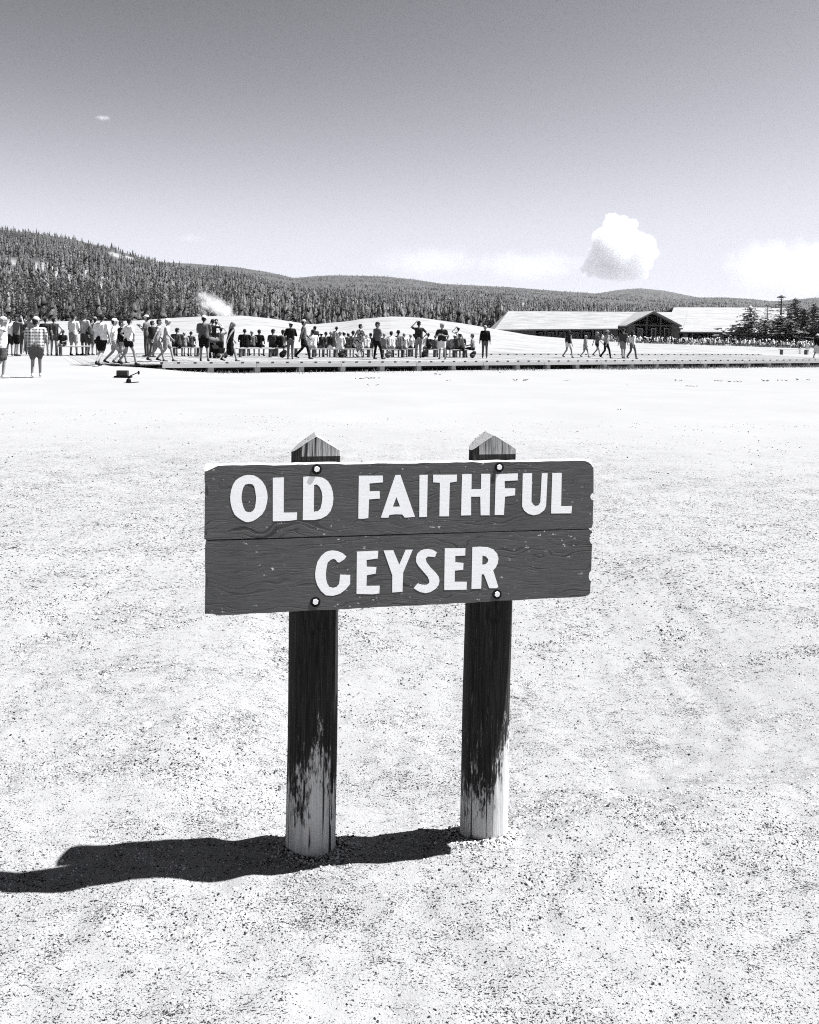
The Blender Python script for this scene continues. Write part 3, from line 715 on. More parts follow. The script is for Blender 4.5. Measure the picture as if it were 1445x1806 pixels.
while s_ < s1 - 0.3:
    for off in (-0.005, DW - 0.15):
        p, t, nrm = edge_at(s_); q = p + nrm * off
        o = bpy.data.objects.new('curb_block', blk); C.objects.link(o); o.parent = walk
        o.location = (q[0] - WOFF[0], q[1] - WOFF[1], DECKZ - WOFF[2] + 0.002); o.rotation_euler = (0, 0, math.atan2(t[1], t[0]))
    if i % 3 == 0:
        q = p + nrm * 0.03
        o = bpy.data.objects.new('support_block', pil); C.objects.link(o); o.parent = walk
        o.location = (q[0] - WOFF[0], q[1] - WOFF[1], DECKZ - WOFF[2]); o.rotation_euler = (0, 0, math.atan2(t[1], t[0]))
    s_ += 0.62; i += 1

# ------------------------------------------------------------------ benches
bench_wood = plain('bench_wood', 0.30, 0.8, 0.2, 5, rnd=0.1); bench_leg = plain('bench_leg_wood', 0.10, 0.85, 0.3, 5)
benches = []
def bench(x0, x1, y, label):
    a_ = Pz(x0, y + 0.0, DECKZ); b_ = Pz(x1, y, DECKZ); L = np.linalg.norm((b_ - a_)[:2]); c = (a_ + b_) / 2
    r = empty('bench', (c[0], c[1], DECKZ + 0.004), math.atan2(b_[1] - a_[1], b_[0] - a_[0])); tag(r, label, 'bench', 'backless benches on the boardwalk')
    for yy in (-0.145, 0.005): MB().box(-L / 2, L / 2, yy, yy + 0.14, 0.385, 0.43).build('seat_plank', bench_wood, r, bevel=0.006)
    for xx in (-L / 2 + 0.18, L / 2 - 0.18):
        MB().box(xx - 0.04, xx + 0.04, -0.12, 0.12, 0.0, 0.385).build('leg', bench_leg, r)
    benches.append((x0, x1, a_, b_))
bench(98, 160, 627.0, 'bench behind the men in white shirts, with one person seated on it')
bench(300, 356, 628.4, 'bench with two seated people left of the man in black shorts')
bench(372, 415, 628.6, 'bench half hidden by the pushchair and the woman in a black dress')
bench(424, 490, 628.0, 'rear bench of the pair under three seated people in dark shirts')
bench(417, 483, 630.0, 'empty front bench of the pair below three seated people in dark shirts')
bench(482, 528, 628.6, 'bench behind the woman in a black sweater and white cap')
bench(547, 597, 630.2, 'bench under the row of seated people right of the striding man')
bench(599, 656, 630.2, 'bench between the woman in a printed dress and the man with folded arms')
bench(669, 716, 630.3, 'bench under the couple in pale shirts right of the man with folded arms')
bench(717, 758, 629.0, 'bench behind the man raising his hand to his hat')
bench(762, 790, 629.8, 'short bench behind the man facing the camera with crossed arms')
bench(797, 824, 630.6, 'short bench under the large seated person near the right end')
bench(1376, 1424, 625.5, 'bench beside the child in white near the right edge')

# ------------------------------------------------------------------ people
PAL = {}
def cloth(k):
    vals = dict(white=0.58, pale=0.27, light=0.17, mid=0.088, grey=0.05, dark=0.022, black=0.008, skin=0.22, tan=0.12, hair=0.018, blond=0.20, shoe=0.03, wshoe=0.5)
    if k not in PAL:
        if k in ('plaid', 'print'):
            mt, nt, b = new_mat('cloth_' + k); tc = N(nt, 'ShaderNodeTexCoord'); sp = N(nt, 'ShaderNodeSeparateXYZ'); nt.links.new(tc.outputs['Object'], sp.inputs[0])
            if k == 'plaid':
                def st(o, f_, d_): return math_n(nt, 'LESS_THAN', math_n(nt, 'FRACT', math_n(nt, 'MULTIPLY', o, f_)), d_)
                a_ = math_n(nt, 'ADD', st(sp.outputs[0], 11, 0.42), st(sp.outputs[2], 11, 0.42))
                col = math_n(nt, 'SUBTRACT', 0.42, math_n(nt, 'MULTIPLY', a_, 0.19))
            else:
                col = ramp(nt, noise_n(nt, 14, 2, 0.5), [(0.45, 0.02), (0.52, 0.4)])
            nt.links.new(col, b.inputs['Base Color']); b.inputs['Roughness'].default_value = 0.9; PAL[k] = mt
        else:
            PAL[k] = plain('cloth_' + k if k not in ('skin', 'tan', 'hair', 'blond') else k + '_tone', vals[k], 0.85, 0.30, 11, bump=(0.9 if k not in ('skin', 'tan') else 0.0), rnd=0.12, spec=0.05)
    return PAL[k]
EYE = plain('eye_dark', 0.01, 0.4, 0.0)
ARM = dict(down=((.055, -.02, -.28), (.075, .05, -.53)), swf=((.05, .10, -.26), (.04, .28, -.43)), swb=((.06, -.13, -.25), (.07, -.20, -.49)),
           cross=((.09, .07, -.27), (-.20, .22, -.18)), phone=((.05, .06, -.28), (-.09, .30, -.10)), brow=((.20, .12, -.03), (-.02, .15, .19)),
           hip=((.20, -.06, -.22), (.05, .05, -.40)), lap=((.07, .06, -.28), (-.02, .30, -.33)), up=((.17, .04, .08), (-.04, .04, .30)), point=((.12, .16, -.16), (.16, .42, -.10)))
LEG = dict(stand=((.095, .02, .49), (.105, -.015, .085)), wide=((.13, .02, .49), (.18, -.015, .085)), sf=((.09, .17, .52), (.085, .27, .085)), sb=((.09, -.03, .48), (.085, -.33, .15)), mid=((.09, .06, .49), (.09, .02, .085)))
def person(label, loc, yaw, H=1.75, arms=('down', 'down'), legs=('stand', 'stand'), sit=False, shirt='white', sleeve='short', bottom='shorts', bcol='black', shoe='shoe', hair='hair',
           hat=None, longhair=False, backpack=None, skirt=False, lean=0.0, wide=1.0, skin='skin', head_turn=0.0, bag=None, skirt_len=0.55, seat_h=0.43, group='people on and near the boardwalk'):
    jr = random.Random(label); head_turn = head_turn or jr.uniform(-.7, .7); yaw += jr.uniform(-.18, .18); lean = lean or (jr.uniform(-.02, .16) if sit else jr.uniform(-.02, .05))
    S = H / 1.75; wide = wide * (1.16 if sit else 1.07); caps = []; mats = []
    def mi(k):
        if k not in mats: mats.append(k)
        return mats.index(k)
    def cap_(a, b, ra, rb, k): caps.append((np.array(a, float), np.array(b, float), ra, rb, mi(k)))
    pz = 0.93 if not sit else seat_h / S + 0.105
    if not sit and legs != ('stand', 'stand'): pz = 0.905
    cl, sl_ = math.cos(lean), math.sin(lean)
    def T(p):   # torso frame -> body, lean about the pelvis
        x, y, z = p; return np.array([x, y * cl + z * sl_, pz + z * cl - y * sl_])
    W = wide
    # torso
    for s in (-1, 1):
        cap_(T((s * .085 * W, 0, .42)), T((s * .075 * W, .0, .16)), .105, .105 * W, shirt)
        cap_(T((s * .075 * W, .0, .16)), T((s * .078 * W, -.005, .02)), .105 * W, .112 * W, shirt)
        cap_(T((s * .10, -.005, .48)), T((s * .165 * W, 0, .485)), .068, .062, shirt)
    cap_(T((0, .01, .45)), T((0, .015 * W, .1)), .115, .118 * W, shirt)
    cap_(T((0, -.005, .50)), T((0, .01, .62)), .056, .052, skin)
    # head
    ct, st_ = math.cos(head_turn), math.sin(head_turn)
    def HD(p): x, y, z = p; return T((x * ct - y * st_, x * st_ + y * ct + .015, .70 + z))
    cap_(HD((0, -.02, .025)), HD((0, .02, .03)), .086, .084, skin); cap_(HD((0, .03, -.02)), HD((0, .035, -.065)), .070, .050, skin)
    # arms
    hands = []
    for s, an in ((-1, arms[0]), (1, arms[1])):
        e, w_ = ARM[an]; sh = (s * .185 * W, 0, .475); E1 = (sh[0] + s * e[0], e[1], sh[2] + e[2]); W1 = (sh[0] + s * w_[0], w_[1], sh[2] + w_[2])
        A_, B_, D_ = T(sh), T(E1), T(W1)
        long_ = sleeve == 'long'
        cap_(A_, B_, .047, .040, skin if sleeve == 'none' else (shirt if long_ else skin)); cap_(B_, D_, .040, .028, shirt if long_ else skin)
        if sleeve == 'short': cap_(A_, A_ + (B_ - A_) * .62, .062, .060, shirt)
        elif long_: cap_(A_, B_, .056, .050, shirt); cap_(B_, B_ + (D_ - B_) * .9, .050, .040, shirt)
        d_ = (D_ - B_) / np.linalg.norm(D_ - B_); cap_(D_, D_ + d_ * .075, .030, .034, skin); hands.append((s, D_ + d_ * .085, d_))
    # hips and legs
    hipz = pz - .03
    for s in (-1, 1): cap_((s * .075, -.01, pz + .02), (s * .085 * W, -.01, hipz - .03), .108 * W, .102 * W, bcol)
    cap_((0, -.01, pz + .03), (0, -.01, hipz - .01), .112 * W, .112 * W, bcol)
    feet = []
    for s, lg in ((-1, legs[0]), (1, legs[1])):
        hp = np.array((s * .088, 0, hipz - .02))
        if sit: kn = np.array((s * .13, .43, seat_h / S + .05)); ak = np.array((s * .13, .40 if lg == 'stand' else .30, .085))
        else:
            k_, a_ = LEG[lg]; kn = np.array((s * k_[0], k_[1], k_[2])); ak = np.array((s * a_[0], a_[1], a_[2]))
        trous = bottom == 'trousers'
        cap_(hp, kn, .082 * W, .056, bcol if trous else skin); cap_(kn, ak, .056, .038, bcol if trous else skin)
        if trous: cap_(hp, kn, .090 * W, .066, bcol); cap_(kn, ak + (kn - ak) * .08, .066, .056, bcol)
        elif bottom == 'shorts': cap_(hp, hp + (kn - hp) * .74, .098 * W, .092, bcol)
        elif bottom == 'mini': cap_(hp, hp + (kn - hp) * .36, .100 * W, .094, bcol)
        cap_(ak, ak + np.array((0, -.03, -.045)), .040, .040, shoe); ty = .15
        cap_(ak + np.array((0, -.02, -.05)), ak + np.array((s * .01, ty, -.055 if ak[2] < .1 else -.09)), .038, .032, shoe)
    if skirt:
        kz = hipz - skirt_len * .8
        for s in (-1, 0, 1): cap_((s * .07, -.01, pz), (s * .12, 0.02, kz), .10 * W, .12 * W, bcol)
    if skirt == 'sit': pass
    V = []; Fc = []
    for a_, b_, ra, rb, k_ in caps:
        v, f = capsule(a_, b_, ra, rb, 10, 2); o_ = len(V); V += v; Fc += [tuple(i_ + o_ for i_ in q) for q in f]
    me = mesh('tmp', np.array(V), Fc); tmp = bpy.data.objects.new('tmp', me); C.objects.link(tmp)
    rm = tmp.modifiers.new('r', 'REMESH'); rm.mode = 'VOXEL'; rm.voxel_size = 0.021
    sm = tmp.modifiers.new('s', 'SMOOTH'); sm.factor = 0.5; sm.iterations = 2
    dg = bpy.context.evaluated_depsgraph_get(); ev = tmp.evaluated_get(dg)
    em = ev.to_mesh(); nv = len(em.vertices); co = np.empty(nv * 3); em.vertices.foreach_get('co', co); co = co.reshape(-1, 3)
    faces = [tuple(p.vertices) for p in em.polygons]; cen = np.array([p.center for p in em.polygons]) if len(em.polygons) else np.zeros((0, 3))
    ev.to_mesh_clear(); bpy.data.objects.remove(tmp); bpy.data.meshes.remove(me)
    best = np.full(len(cen), 9.0); idx_ = np.zeros(len(cen), int)
    for a_, b_, ra, rb, k_ in caps:
        ab = b_ - a_; L2 = max(np.dot(ab, ab), 1e-9); t = np.clip((cen - a_) @ ab / L2, 0, 1)
        d = np.linalg.norm(cen - a_ - t[:, None] * ab, axis=1) - (ra + (rb - ra) * t) - (0.004 if mats[k_] != skin else 0)
        s_ = d < best; best[s_] = d[s_]; idx_[s_] = k_
    VV = [tuple(c) for c in co]; FF = list(faces); MI = list(idx_)
    ks = mi(skin)
    def isl(v, f, k_):
        o_ = len(VV); VV.extend([tuple(q) for q in v]); FF.extend([tuple(i_ + o_ for i_ in q) for q in f]); MI.extend([k_] * len(f))
    for s, hc, d_ in hands:      # four fingers and a thumb on each hand
        sd = np.cross(d_, np.array([1.0, 0, 0])) if abs(d_[0]) < 0.7 else np.cross(d_, np.array([0, 0, 1.0])); sd /= np.linalg.norm(sd); nn = np.cross(d_, sd)
        for j, (off, ln) in enumerate(((-.028, .062), (-.010, .075), (.010, .070), (.028, .055))):
            q = hc + sd * off; q2 = q + d_ * ln * .5 + nn * s * -.008; q3 = q2 + d_ * ln * .4 + nn * s * -.022
            isl(*capsule(q - d_ * .02, q2, .0095, .009, 5, 1), ks); isl(*capsule(q2, q3, .009, .007, 5, 1), ks)
        q = hc - d_ * .045 - sd * .03; q2 = q - sd * .025 + d_ * .035; isl(*capsule(q, q2, .011, .008, 5, 1), ks)
    ke = mi('dark')
    isl(*capsule(HD((0, .102, .0)), HD((0, .118, -.028)), .012, .016, 6, 1), ks)
    for s in (-1, 1):
        isl(*capsule(HD((s * .035, .094, .012)), HD((s * .035, .096, .012)), .011, .010, 6, 1), ke); isl(*capsule(HD((s * .088, -.005, .02)), HD((s * .092, -.01, -.02)), .018, .014, 6, 1), ks)
    isl(*capsule(HD((-.022, .089, -.058)), HD((.022, .089, -.058)), .007, .007, 5, 1), ke)
    me = mesh('person', VV, FF); me.polygons.foreach_set('material_index', [int(q) for q in MI]); me.polygons.foreach_set('use_smooth', [True] * len(FF)); me.update()
    o = obj('person', me, [cloth(q) for q in mats]); o.location = loc; o.rotation_euler = (0, 0, yaw); o.scale = (S, S, S)
    tag(o, label, 'person', group)
    def part(name, shapes, mat):
        v_ = []; f_ = []
        for sh_ in shapes:
            v, f = sh_; o_ = len(v_); v_ += [tuple(q) for q in v]; f_ += [tuple(i_ + o_ for i_ in q) for q in f]
        obj(name, mesh(name, v_, f_), mat, o, True)
    if hair and hat != 'hood':
        sh_ = [capsule(HD((0, -.032, .045)), HD((0, .0, .05)), .089, .088, 10, 3), capsule(HD((0, -.045, .03)), HD((0, -.05, -.03)), .078, .062, 8, 2)]
        if longhair: sh_ += [capsule(HD((0, -.06, .0)), HD((0, -.10, -.22)), .080, .055, 8, 2), capsule(HD((.03, -.05, .0)), HD((.05, -.06, -.16)), .055, .035, 8, 2), capsule(HD((-.03, -.05, .0)), HD((-.05, -.06, -.16)), .055, .035, 8, 2)]
        part('hair', sh_, cloth(hair))
    if hat:
        hk, hc = hat; sh_ = [capsule(HD((0, -.02, .07)), HD((0, .012, .072)), .093, .091, 12, 3)]
        if hk == 'cap':
            sh_.append(capsule(HD((-.035, .10, .072)), HD((.035, .10, .072)), .046, .046, 10, 2)); v, f = sh_[-1]
            cz = HD((0, .10, .072))[2]; v = [np.array((q[0], q[1], cz + (q[2] - cz) * .18)) for q in v]; sh_[-1] = (v, f)
        else:
            v, f = capsule(HD((0, -.005, .058)), HD((0, .005, .058)), .165, .165, 16, 2); cz = HD((0, 0, .058))[2]
            sh_.append(([np.array((q[0], q[1], cz + (q[2] - cz) * .07)) for q in v], f))
        part('hat', sh_, cloth(hc))
    if backpack:
        part('backpack', [capsule(T((-.08, -.20, .40)), T((-.09, -.20, .10)), .10, .115, 10, 3), capsule(T((.08, -.20, .40)), T((.09, -.20, .10)), .10, .115, 10, 3), capsule(T((0, -.26, .20)), T((0, -.26, .10)), .09, .10, 10, 2),
                          capsule(T((-.13, .06, .50)), T((-.13, .115, .20)), .016, .016, 6, 1), capsule(T((.13, .06, .50)), T((.13, .115, .20)), .016, .016, 6, 1)], cloth(backpack))
    if bag:
        part('shoulder_bag', [capsule(T((-.22, -.06, .02)), T((-.22, .08, .02)), .085, .085, 10, 2), capsule(T((-.22, 0, .05)), T((.10, -.10, .50)), .011, .011, 6, 1)], cloth(bag))
    return o
def stand(label, x, hy, fy, yawdeg, zz=DECKZ, **kw):
    p = Pz(x, fy, zz); Hm = (fy - hy) * np.dot(p - CAM, fwd) / F
    kw.setdefault('H', Hm); return person(label, (p[0], p[1], zz + 0.004), R(yawdeg), **kw)
def seated(label, x, y, yawdeg, hy, **kw):
    p = Pz(x, y, DECKZ); d = np.dot(p - CAM, fwd); top = CAMZ - (hy - hor(x)) * d / F - DECKZ
    H = max(1.2, min(1.9, (top - 0.43) / 0.905 * 1.75)) if 'H' not in kw else kw.pop('H')
    return person(label, (p[0], p[1], DECKZ + 0.004), R(yawdeg), H=H, sit=True, **kw)
PZ = -0.115
WALK = dict(legs=('sb', 'sf'), arms=('swf', 'swb')); WALK2 = dict(legs=('sf', 'sb'), arms=('swb', 'swf'))
stand('woman at the left edge in white tee and grey shorts shading her eyes', 3, 559, 667.5, -70, zz=PZ, arms=('down', 'brow'), legs=('mid', 'sb'), shirt='white', bcol='grey', shoe='wshoe', hair='blond', hat=('cap', 'pale'), lean=.03, wide=1.08)
stand('man in a plaid shirt and cap walking away on the path', 63, 559, 665, 8, zz=PZ, arms=('down', 'down'), legs=('mid', 'sf'), shirt='plaid', sleeve='short', bcol='mid', shoe='wshoe', hat=('cap', 'pale'), wide=1.18)
stand('person in dark top and black shorts half hidden left of the plaid shirt', 29, 556, 628, -50, arms=('down', 'brow'), shirt='mid', bcol='black', hat=('cap', 'dark'))
stand('person in long grey trousers with a dark shoulder bag behind the plaid shirt', 42, 554, 625, 20, shirt='dark', bottom='trousers', bcol='grey', hair='hair', bag='black', arms=('hip', 'phone'))
stand('person in a black shirt just right of the plaid shirt', 80, 560, 627, 10, shirt='dark', bcol='mid', wide=1.1)
stand('woman in a dark strappy top and grey shorts seen from behind', 95, 560, 627, 0, shirt='grey', sleeve='none', bcol='mid', bottom='mini', hair='hair', bag='dark', arms=('phone', 'hip'))
seated('seated person in a dark shirt and hat facing the camera on the leftmost bench', 111, 627.0, 180, 583, shirt='dark', hat=('brim', 'dark'), arms=('lap', 'lap'), bcol='dark', skin='tan')
stand('slim man in a white tee and light grey shorts with his back turned', 129, 554, 626.5, -8, shirt='white', bcol='light', hair='hair', arms=('phone', 'phone'), legs=('stand', 'wide'))
stand('man in a pale tee, cap and dark camera bag facing the camera', 149, 552.5, 626.5, 160, shirt='pale', bcol='grey', hat=('cap', 'dark'), bag='black', arms=('down', 'hip'), skin='tan')
stand('person behind the big man in white, only head and shoulder showing', 167, 560, 626, 30, shirt='dark', bcol='dark', hat=('cap', 'light'))
stand('big man in a white tee and black shorts striding right, seen from behind', 178, 553.5, 645.5, -22, zz=PZ, arms=('down', 'down'), legs=('mid', 'sb'), shirt='white', bcol='black', shoe='black', wide=1.22)
stand('woman in a white cap and pale shorts beside the big man in white', 201, 562, 642, -60, zz=PZ, shirt='white', bcol='pale', hat=('cap', 'white'), bottom='shorts', **WALK)
stand('person with a dark shirt and pale skirt walking right', 213, 565, 642, -50, zz=PZ, shirt='black', bcol='pale', bottom='shorts', hair='hair', **WALK2)
stand('woman in a white tee and black shorts with dark hair walking', 226, 560, 644, -35, zz=PZ, shirt='white', bottom='mini', bcol='black', hair='hair', longhair=False, bag='black', arms=('hip', 'hip'), legs=('sb', 'sf'), shoe='black')
stand('man in white cap, grey tee and long dark trousers looking at his phone', 259, 557, 629, 75, shirt='mid', bottom='trousers', bcol='grey', hat=('cap', 'white'), arms=('phone', 'phone'))
stand('walker with a large dark backpack and pale shorts', 276, 562, 638, -55, shirt='pale', bcol='light', backpack='dark', hair='hair', lean=.12, **WALK)
stand('man in a white hat and pale clothes carrying a grey coat', 293, 562, 638, -75, shirt='pale', bottom='shorts', bcol='light', hat=('cap', 'white'), hair='blond', lean=.06, **WALK2)
seated('person in dark tee seated at the left end of a bench, broad back', 312, 628.4, 5, 580, shirt='grey', bcol='black', hat=('cap', 'dark'), wide=1.25, arms=('lap', 'lap'))
seated('smaller person in dark grey seated left of the man in black shorts', 335, 628.4, -5, 585, shirt='grey', bcol='dark', hair='hair', wide=1.1, arms=('lap', 'lap'))
stand('man in white cap, grey tee and black shorts standing with his back turned', 359, 556.5, 637, 0, shirt='mid', bcol='black', hat=('cap', 'white'), arms=('phone', 'phone'), legs=('stand', 'wide'), wide=1.08)
stand('woman in a dark top and pale trousers aiming a camera', 374, 563, 631, -20, shirt='dark', bottom='trousers', bcol='pale', hair='hair', arms=('brow', 'brow'))
stand('small child with a dark hat beside the woman aiming a camera', 389, 577, 631, 20, H=1.35, shirt='mid', bcol='dark', hair='hair', arms=('down', 'up'))
stand('woman in a black dress with long pale hair leaning as she walks', 405, 566, 638, -65, shirt='black', sleeve='none', bcol='black', bottom='mini', skirt=True, skirt_len=.6, hair='blond', longhair=True, lean=.18, **WALK)
seated('person in a black shirt with dark hair seated left on the rear bench', 431, 628.0, 5, 581, shirt='black', bcol='black', hair='hair', wide=1.15, arms=('lap', 'lap'))
seated('person in a black shirt with short hair leaning on one arm on the rear bench', 456, 628.0, -12, 582, shirt='black', bcol='black', hair='hair', arms=('hip', 'lap'), skin='tan')
seated('person in dark grey tee and cap seated right on the rear bench', 481, 628.0, -15, 582, shirt='grey', bcol='dark', hat=('cap', 'dark'), arms=('lap', 'lap'))
seated('seated person with a dark backpack and cap left of the black sweater', 497, 628.6, -30, 583, shirt='light', bcol='dark', hat=('cap', 'dark'), backpack='black', arms=('lap', 'lap'))
stand('woman in a black sweater, white cap and grey jeans with folded arms', 512, 569, 633.5, 8, shirt='black', sleeve='long', bottom='trousers', bcol='mid', hat=('cap', 'white'), arms=('cross', 'cross'))
stand('tall man in a white cap and open grey coat striding right', 535, 564, 633, -75, shirt='mid', sleeve='long', bottom='trousers', bcol='black', hat=('cap', 'pale'), skirt=True, skirt_len=.3, **WALK)
seated('person in a white top seated right of the striding man', 551, 630.2, 10, 582, shirt='white', bcol='pale', hair='hair', arms=('lap', 'lap'))
stand('dark haired person standing behind the seated row near the striding man', 555, 578, 627.5, 40, H=1.5, shirt='dark', bcol='dark', hair='hair')
seated('person in a dark vest and white hat seated on the middle bench', 566, 630.2, 0, 587, shirt='dark', bcol='mid', hat=('brim', 'white'), bag='pale', arms=('lap', 'lap'))
seated('person in a dark top over a white skirt seated on the middle bench', 583, 630.2, 0, 585, shirt='dark', bcol='white', hair='blond', sleeve='none', arms=('hip', 'lap'))
stand('dark haired person standing just beyond the middle benches', 593, 580, 627.5, 10, H=1.5, shirt='pale', bcol='mid', hair='hair')
seated('person in a long white jacket seated between the middle benches', 599, 630.2, -5, 585, shirt='white', sleeve='long', bcol='white', hair='blond', arms=('lap', 'lap'))
seated('person in a dark tee and light cap seated left of the printed dress', 614, 630.2, 5, 588, shirt='dark', bcol='grey', hat=('cap', 'light'), arms=('lap', 'lap'))
seated('person with dark hair in a patterned top right next to the dark tee', 622, 630.0, -25, 584, shirt='print', bcol='dark', hair='hair', arms=('lap', 'lap'))
stand('woman in a dark printed dress walking beside the benches', 635, 571, 631, -40, shirt='print', sleeve='none', bcol='print', bottom='mini', skirt=True, skirt_len=.6, hair='hair', **WALK2)
seated('person in a white tee seated behind the woman in the printed dress', 646, 629.6, 0, 590, shirt='white', bcol='light', hair='blond', arms=('lap', 'lap'))
stand('heavy man in dark cap, grey tee and black trousers with folded arms', 664, 568, 633.5, -50, shirt='mid', bottom='trousers', bcol='black', hat=('cap', 'dark'), arms=('cross', 'cross'), legs=('wide', 'sf'), wide=1.28)
seated('person in a pale tee seated right behind the heavy man', 677, 630.3, -15, 588, shirt='light', bcol='mid', hair='blond', arms=('lap', 'lap'))
seated('person in a white tee with dark sunglasses on the head, seated', 690, 630.3, 5, 585, shirt='white', bcol='light', hair='hair', arms=('lap', 'lap'))
seated('person with a dark head in a grey tee leaning on a neighbour in white', 702, 630.3, 10, 583, shirt='mid', bcol='grey', hair='hair', skin='tan', arms=('lap', 'lap'), wide=1.12)
seated('person in a pale tee seated at the right end of the bench of the couple', 712, 630.3, -10, 588, shirt='white', bcol='light', hair='blond', arms=('lap', 'lap'))
seated('child in a white shirt seated left of the man holding his hat', 724, 629.0, 0, 588, shirt='white', bcol='dark', hair='blond', arms=('lap', 'lap'), H=1.4)
stand('man in a dark shirt and pale trousers raising a hand to his hat', 738, 567.5, 631.5, 15, shirt='dark', bottom='trousers', bcol='light', hat=('cap', 'black'), arms=('up', 'hip'))
seated('person in a dark vest with white sleeves seated right of the hat holder', 755, 629.0, 15, 588, shirt='white', bcol='dark', hair='hair', backpack='dark', arms=('lap', 'hip'), wide=1.1)
seated('person in grey behind the man with crossed arms, seated left of him', 767, 629.8, 0, 592, shirt='mid', bcol='grey', hair='hair', arms=('lap', 'lap'))
stand('man in a cap, dark tee and white shorts facing the camera with crossed arms', 779, 570, 633.5, 165, shirt='dark', bcol='white', hat=('cap', 'light'), arms=('cross', 'cross'), legs=('wide', 'stand'), wide=1.1)
seated('person in a light grey tee seated right of the man with crossed arms', 789, 629.8, -10, 591, shirt='light', bcol='grey', hair='hair', arms=('lap', 'lap'))
stand('person in a white top and cap raising an arm behind the large seated person', 808, 575, 629, 20, H=1.6, shirt='white', bcol='mid', hat=('cap', 'pale'), arms=('up', 'down'))
seated('large person in a dark draped tee seated alone near the right end', 811, 630.6, 5, 589, shirt='grey', bcol='black', hair='hair', wide=1.4, arms=('lap', 'lap'))
seated('person in a sun hat and patterned top seated sideways facing left', 834, 630.6, 75, 590, shirt='light', bcol='dark', hat=('brim', 'mid'), arms=('lap', 'lap'))
stand('woman standing alone in a dark long sleeved top and grey trousers', 855, 574, 631.5, 170, shirt='black', sleeve='long', bottom='trousers', bcol='mid', hair='blond', arms=('down', 'down'))
WG = dict(group='people on and near the boardwalk')
stand('woman in a dark tank top and white shorts leading the walking family', 1002, 581, 631, -60, shirt='dark', sleeve='none', bottom='mini', bcol='white', hair='hair', longhair=True, legs=('sb', 'sf'), arms=('down', 'down'))
stand('small child in pale clothes walking in the family group', 1032, 591, 630.5, -80, shirt='pale', bcol='light', hair='blond', **WALK)
stand('girl in a grey tee and dark shorts stepping in the family group', 1053, 585, 628.5, -80, shirt='mid', bottom='mini', bcol='dark', hair='blond', longhair=True, **WALK2)
stand('person in a pale hooded top and black trousers striding in the group', 1069, 582, 632, -70, shirt='pale', sleeve='long', bottom='trousers', bcol='black', hat=('brim', 'light'), hair='hair', **WALK)
stand('man in a charcoal tee and light grey shorts walking in the group', 1098, 578, 632, -40, shirt='grey', bcol='light', hair='hair', legs=('sf', 'mid'), arms=('down', 'down'))
stand('woman with long hair in a white top and grey trousers ending the group', 1115, 583, 633, -50, shirt='white', sleeve='long', bottom='trousers', bcol='mid', hair='hair', longhair=True, **WALK)
stand('woman at the right edge in a black top, white skirt and pale hat', 1441, 589, 632.5, -40, shirt='black', bcol='white', skirt=True, bottom='mini', skirt_len=.5, hat=('brim', 'white'), **WALK)
stand('child in a white dress near the right edge bench', 1424, 602, 625, -30, shirt='white', bcol='white', skirt=True, bottom='mini', hair='hair', arms=('down', 'down'))
stand('child in white trousers beside the right edge bench', 1411, 604, 624, 20, shirt='dark', bottom='trousers', bcol='white', hair='hair')
for x, y, c_, lab in ((603, 630.6, 'dark', 'dark daypack standing under the bench beside the white jacket'), (748, 630.4, 'black', 'round black daypack at the feet of the hat holder'), (835, 631.5, 'grey', 'grey daypack on the deck below the person in a sun hat'), (500, 631, 'black', 'black daypack on the deck left of the black sweater woman'), (686, 631.3, 'mid', 'pale grey daypack under the bench of the couple')):
    p = Pz(x, y, DECKZ); bp = empty('daypack', (p[0], p[1], DECKZ + 0.004), random.uniform(-.5, .5)); tag(bp, lab, 'backpack', 'daypacks set down on the deck')
    v, f = capsule((-.05, 0, .15), (.05, 0, .28), .15, .11, 12, 3); obj('body', mesh('body', [(q_[0], q_[1] * .75, q_[2]) for q_ in v], f), cloth(c_), bp, True)
    v, f = capsule((-.04, -.11, .12), (.04, -.11, .14), .07, .07, 10, 2); obj('pocket', mesh('pocket', v, f), cloth(c_), bp, True)
seated('person in a grey tee squeezed between the two black shirts on the rear bench', 443.5, 628.0, 8, 584, shirt='mid', bcol='dark', hair='blond', arms=('lap', 'lap'))
seated('small child in a pale tee between the two seated people left of the black shorts', 324, 628.4, 0, 590, shirt='pale', bcol='mid', hair='blond', arms=('lap', 'lap'), H=1.3)
seated('person in a pale tee seated between the white hat and the white skirt', 574.5, 630.0, 3, 586, shirt='light', bcol='grey', hair='hair', arms=('lap', 'lap'))
seated('person in a mid grey tee seated right of the long white jacket', 606.5, 629.2, -6, 586, shirt='mid', bcol='dark', hat=('cap', 'pale'), arms=('lap', 'lap'))
seated('person in black seated left of the heavy man with folded arms', 653, 629.4, 6, 588, shirt='black', bcol='grey', hair='hair', arms=('lap', 'lap'))
seated('person in a striped dark top seated right of the child in white', 731, 628.8, 12, 589, shirt='print', bcol='dark', hair='hair', arms=('lap', 'lap'))
seated('person in a white sun hat seated left of the large draped tee', 801, 630.2, -8, 591, shirt='pale', bcol='mid', hat=('brim', 'white'), arms=('lap', 'lap'))
stand('person in a white tee and dark cap behind the woman at the left edge', 17, 561, 627.5, 25, shirt='white', bcol='dark', hat=('cap', 'dark'), arms=('phone', 'down'))
stand('tall person in a pale shirt behind the plaid shirt man, head showing', 56, 553.5, 626, -15, shirt='pale', bottom='trousers', bcol='dark', hair='hair', arms=('brow', 'down'))
stand('person in a dark shirt between the pale tee with camera bag and the big man', 160, 562, 626.5, -10, shirt='dark', bcol='mid', hair='hair', backpack='grey')
stand('person in grey trousers and dark top behind the backpack walker', 268, 566, 630, -30, shirt='dark', bottom='trousers', bcol='mid', hair='hair', arms=('phone', 'phone'))
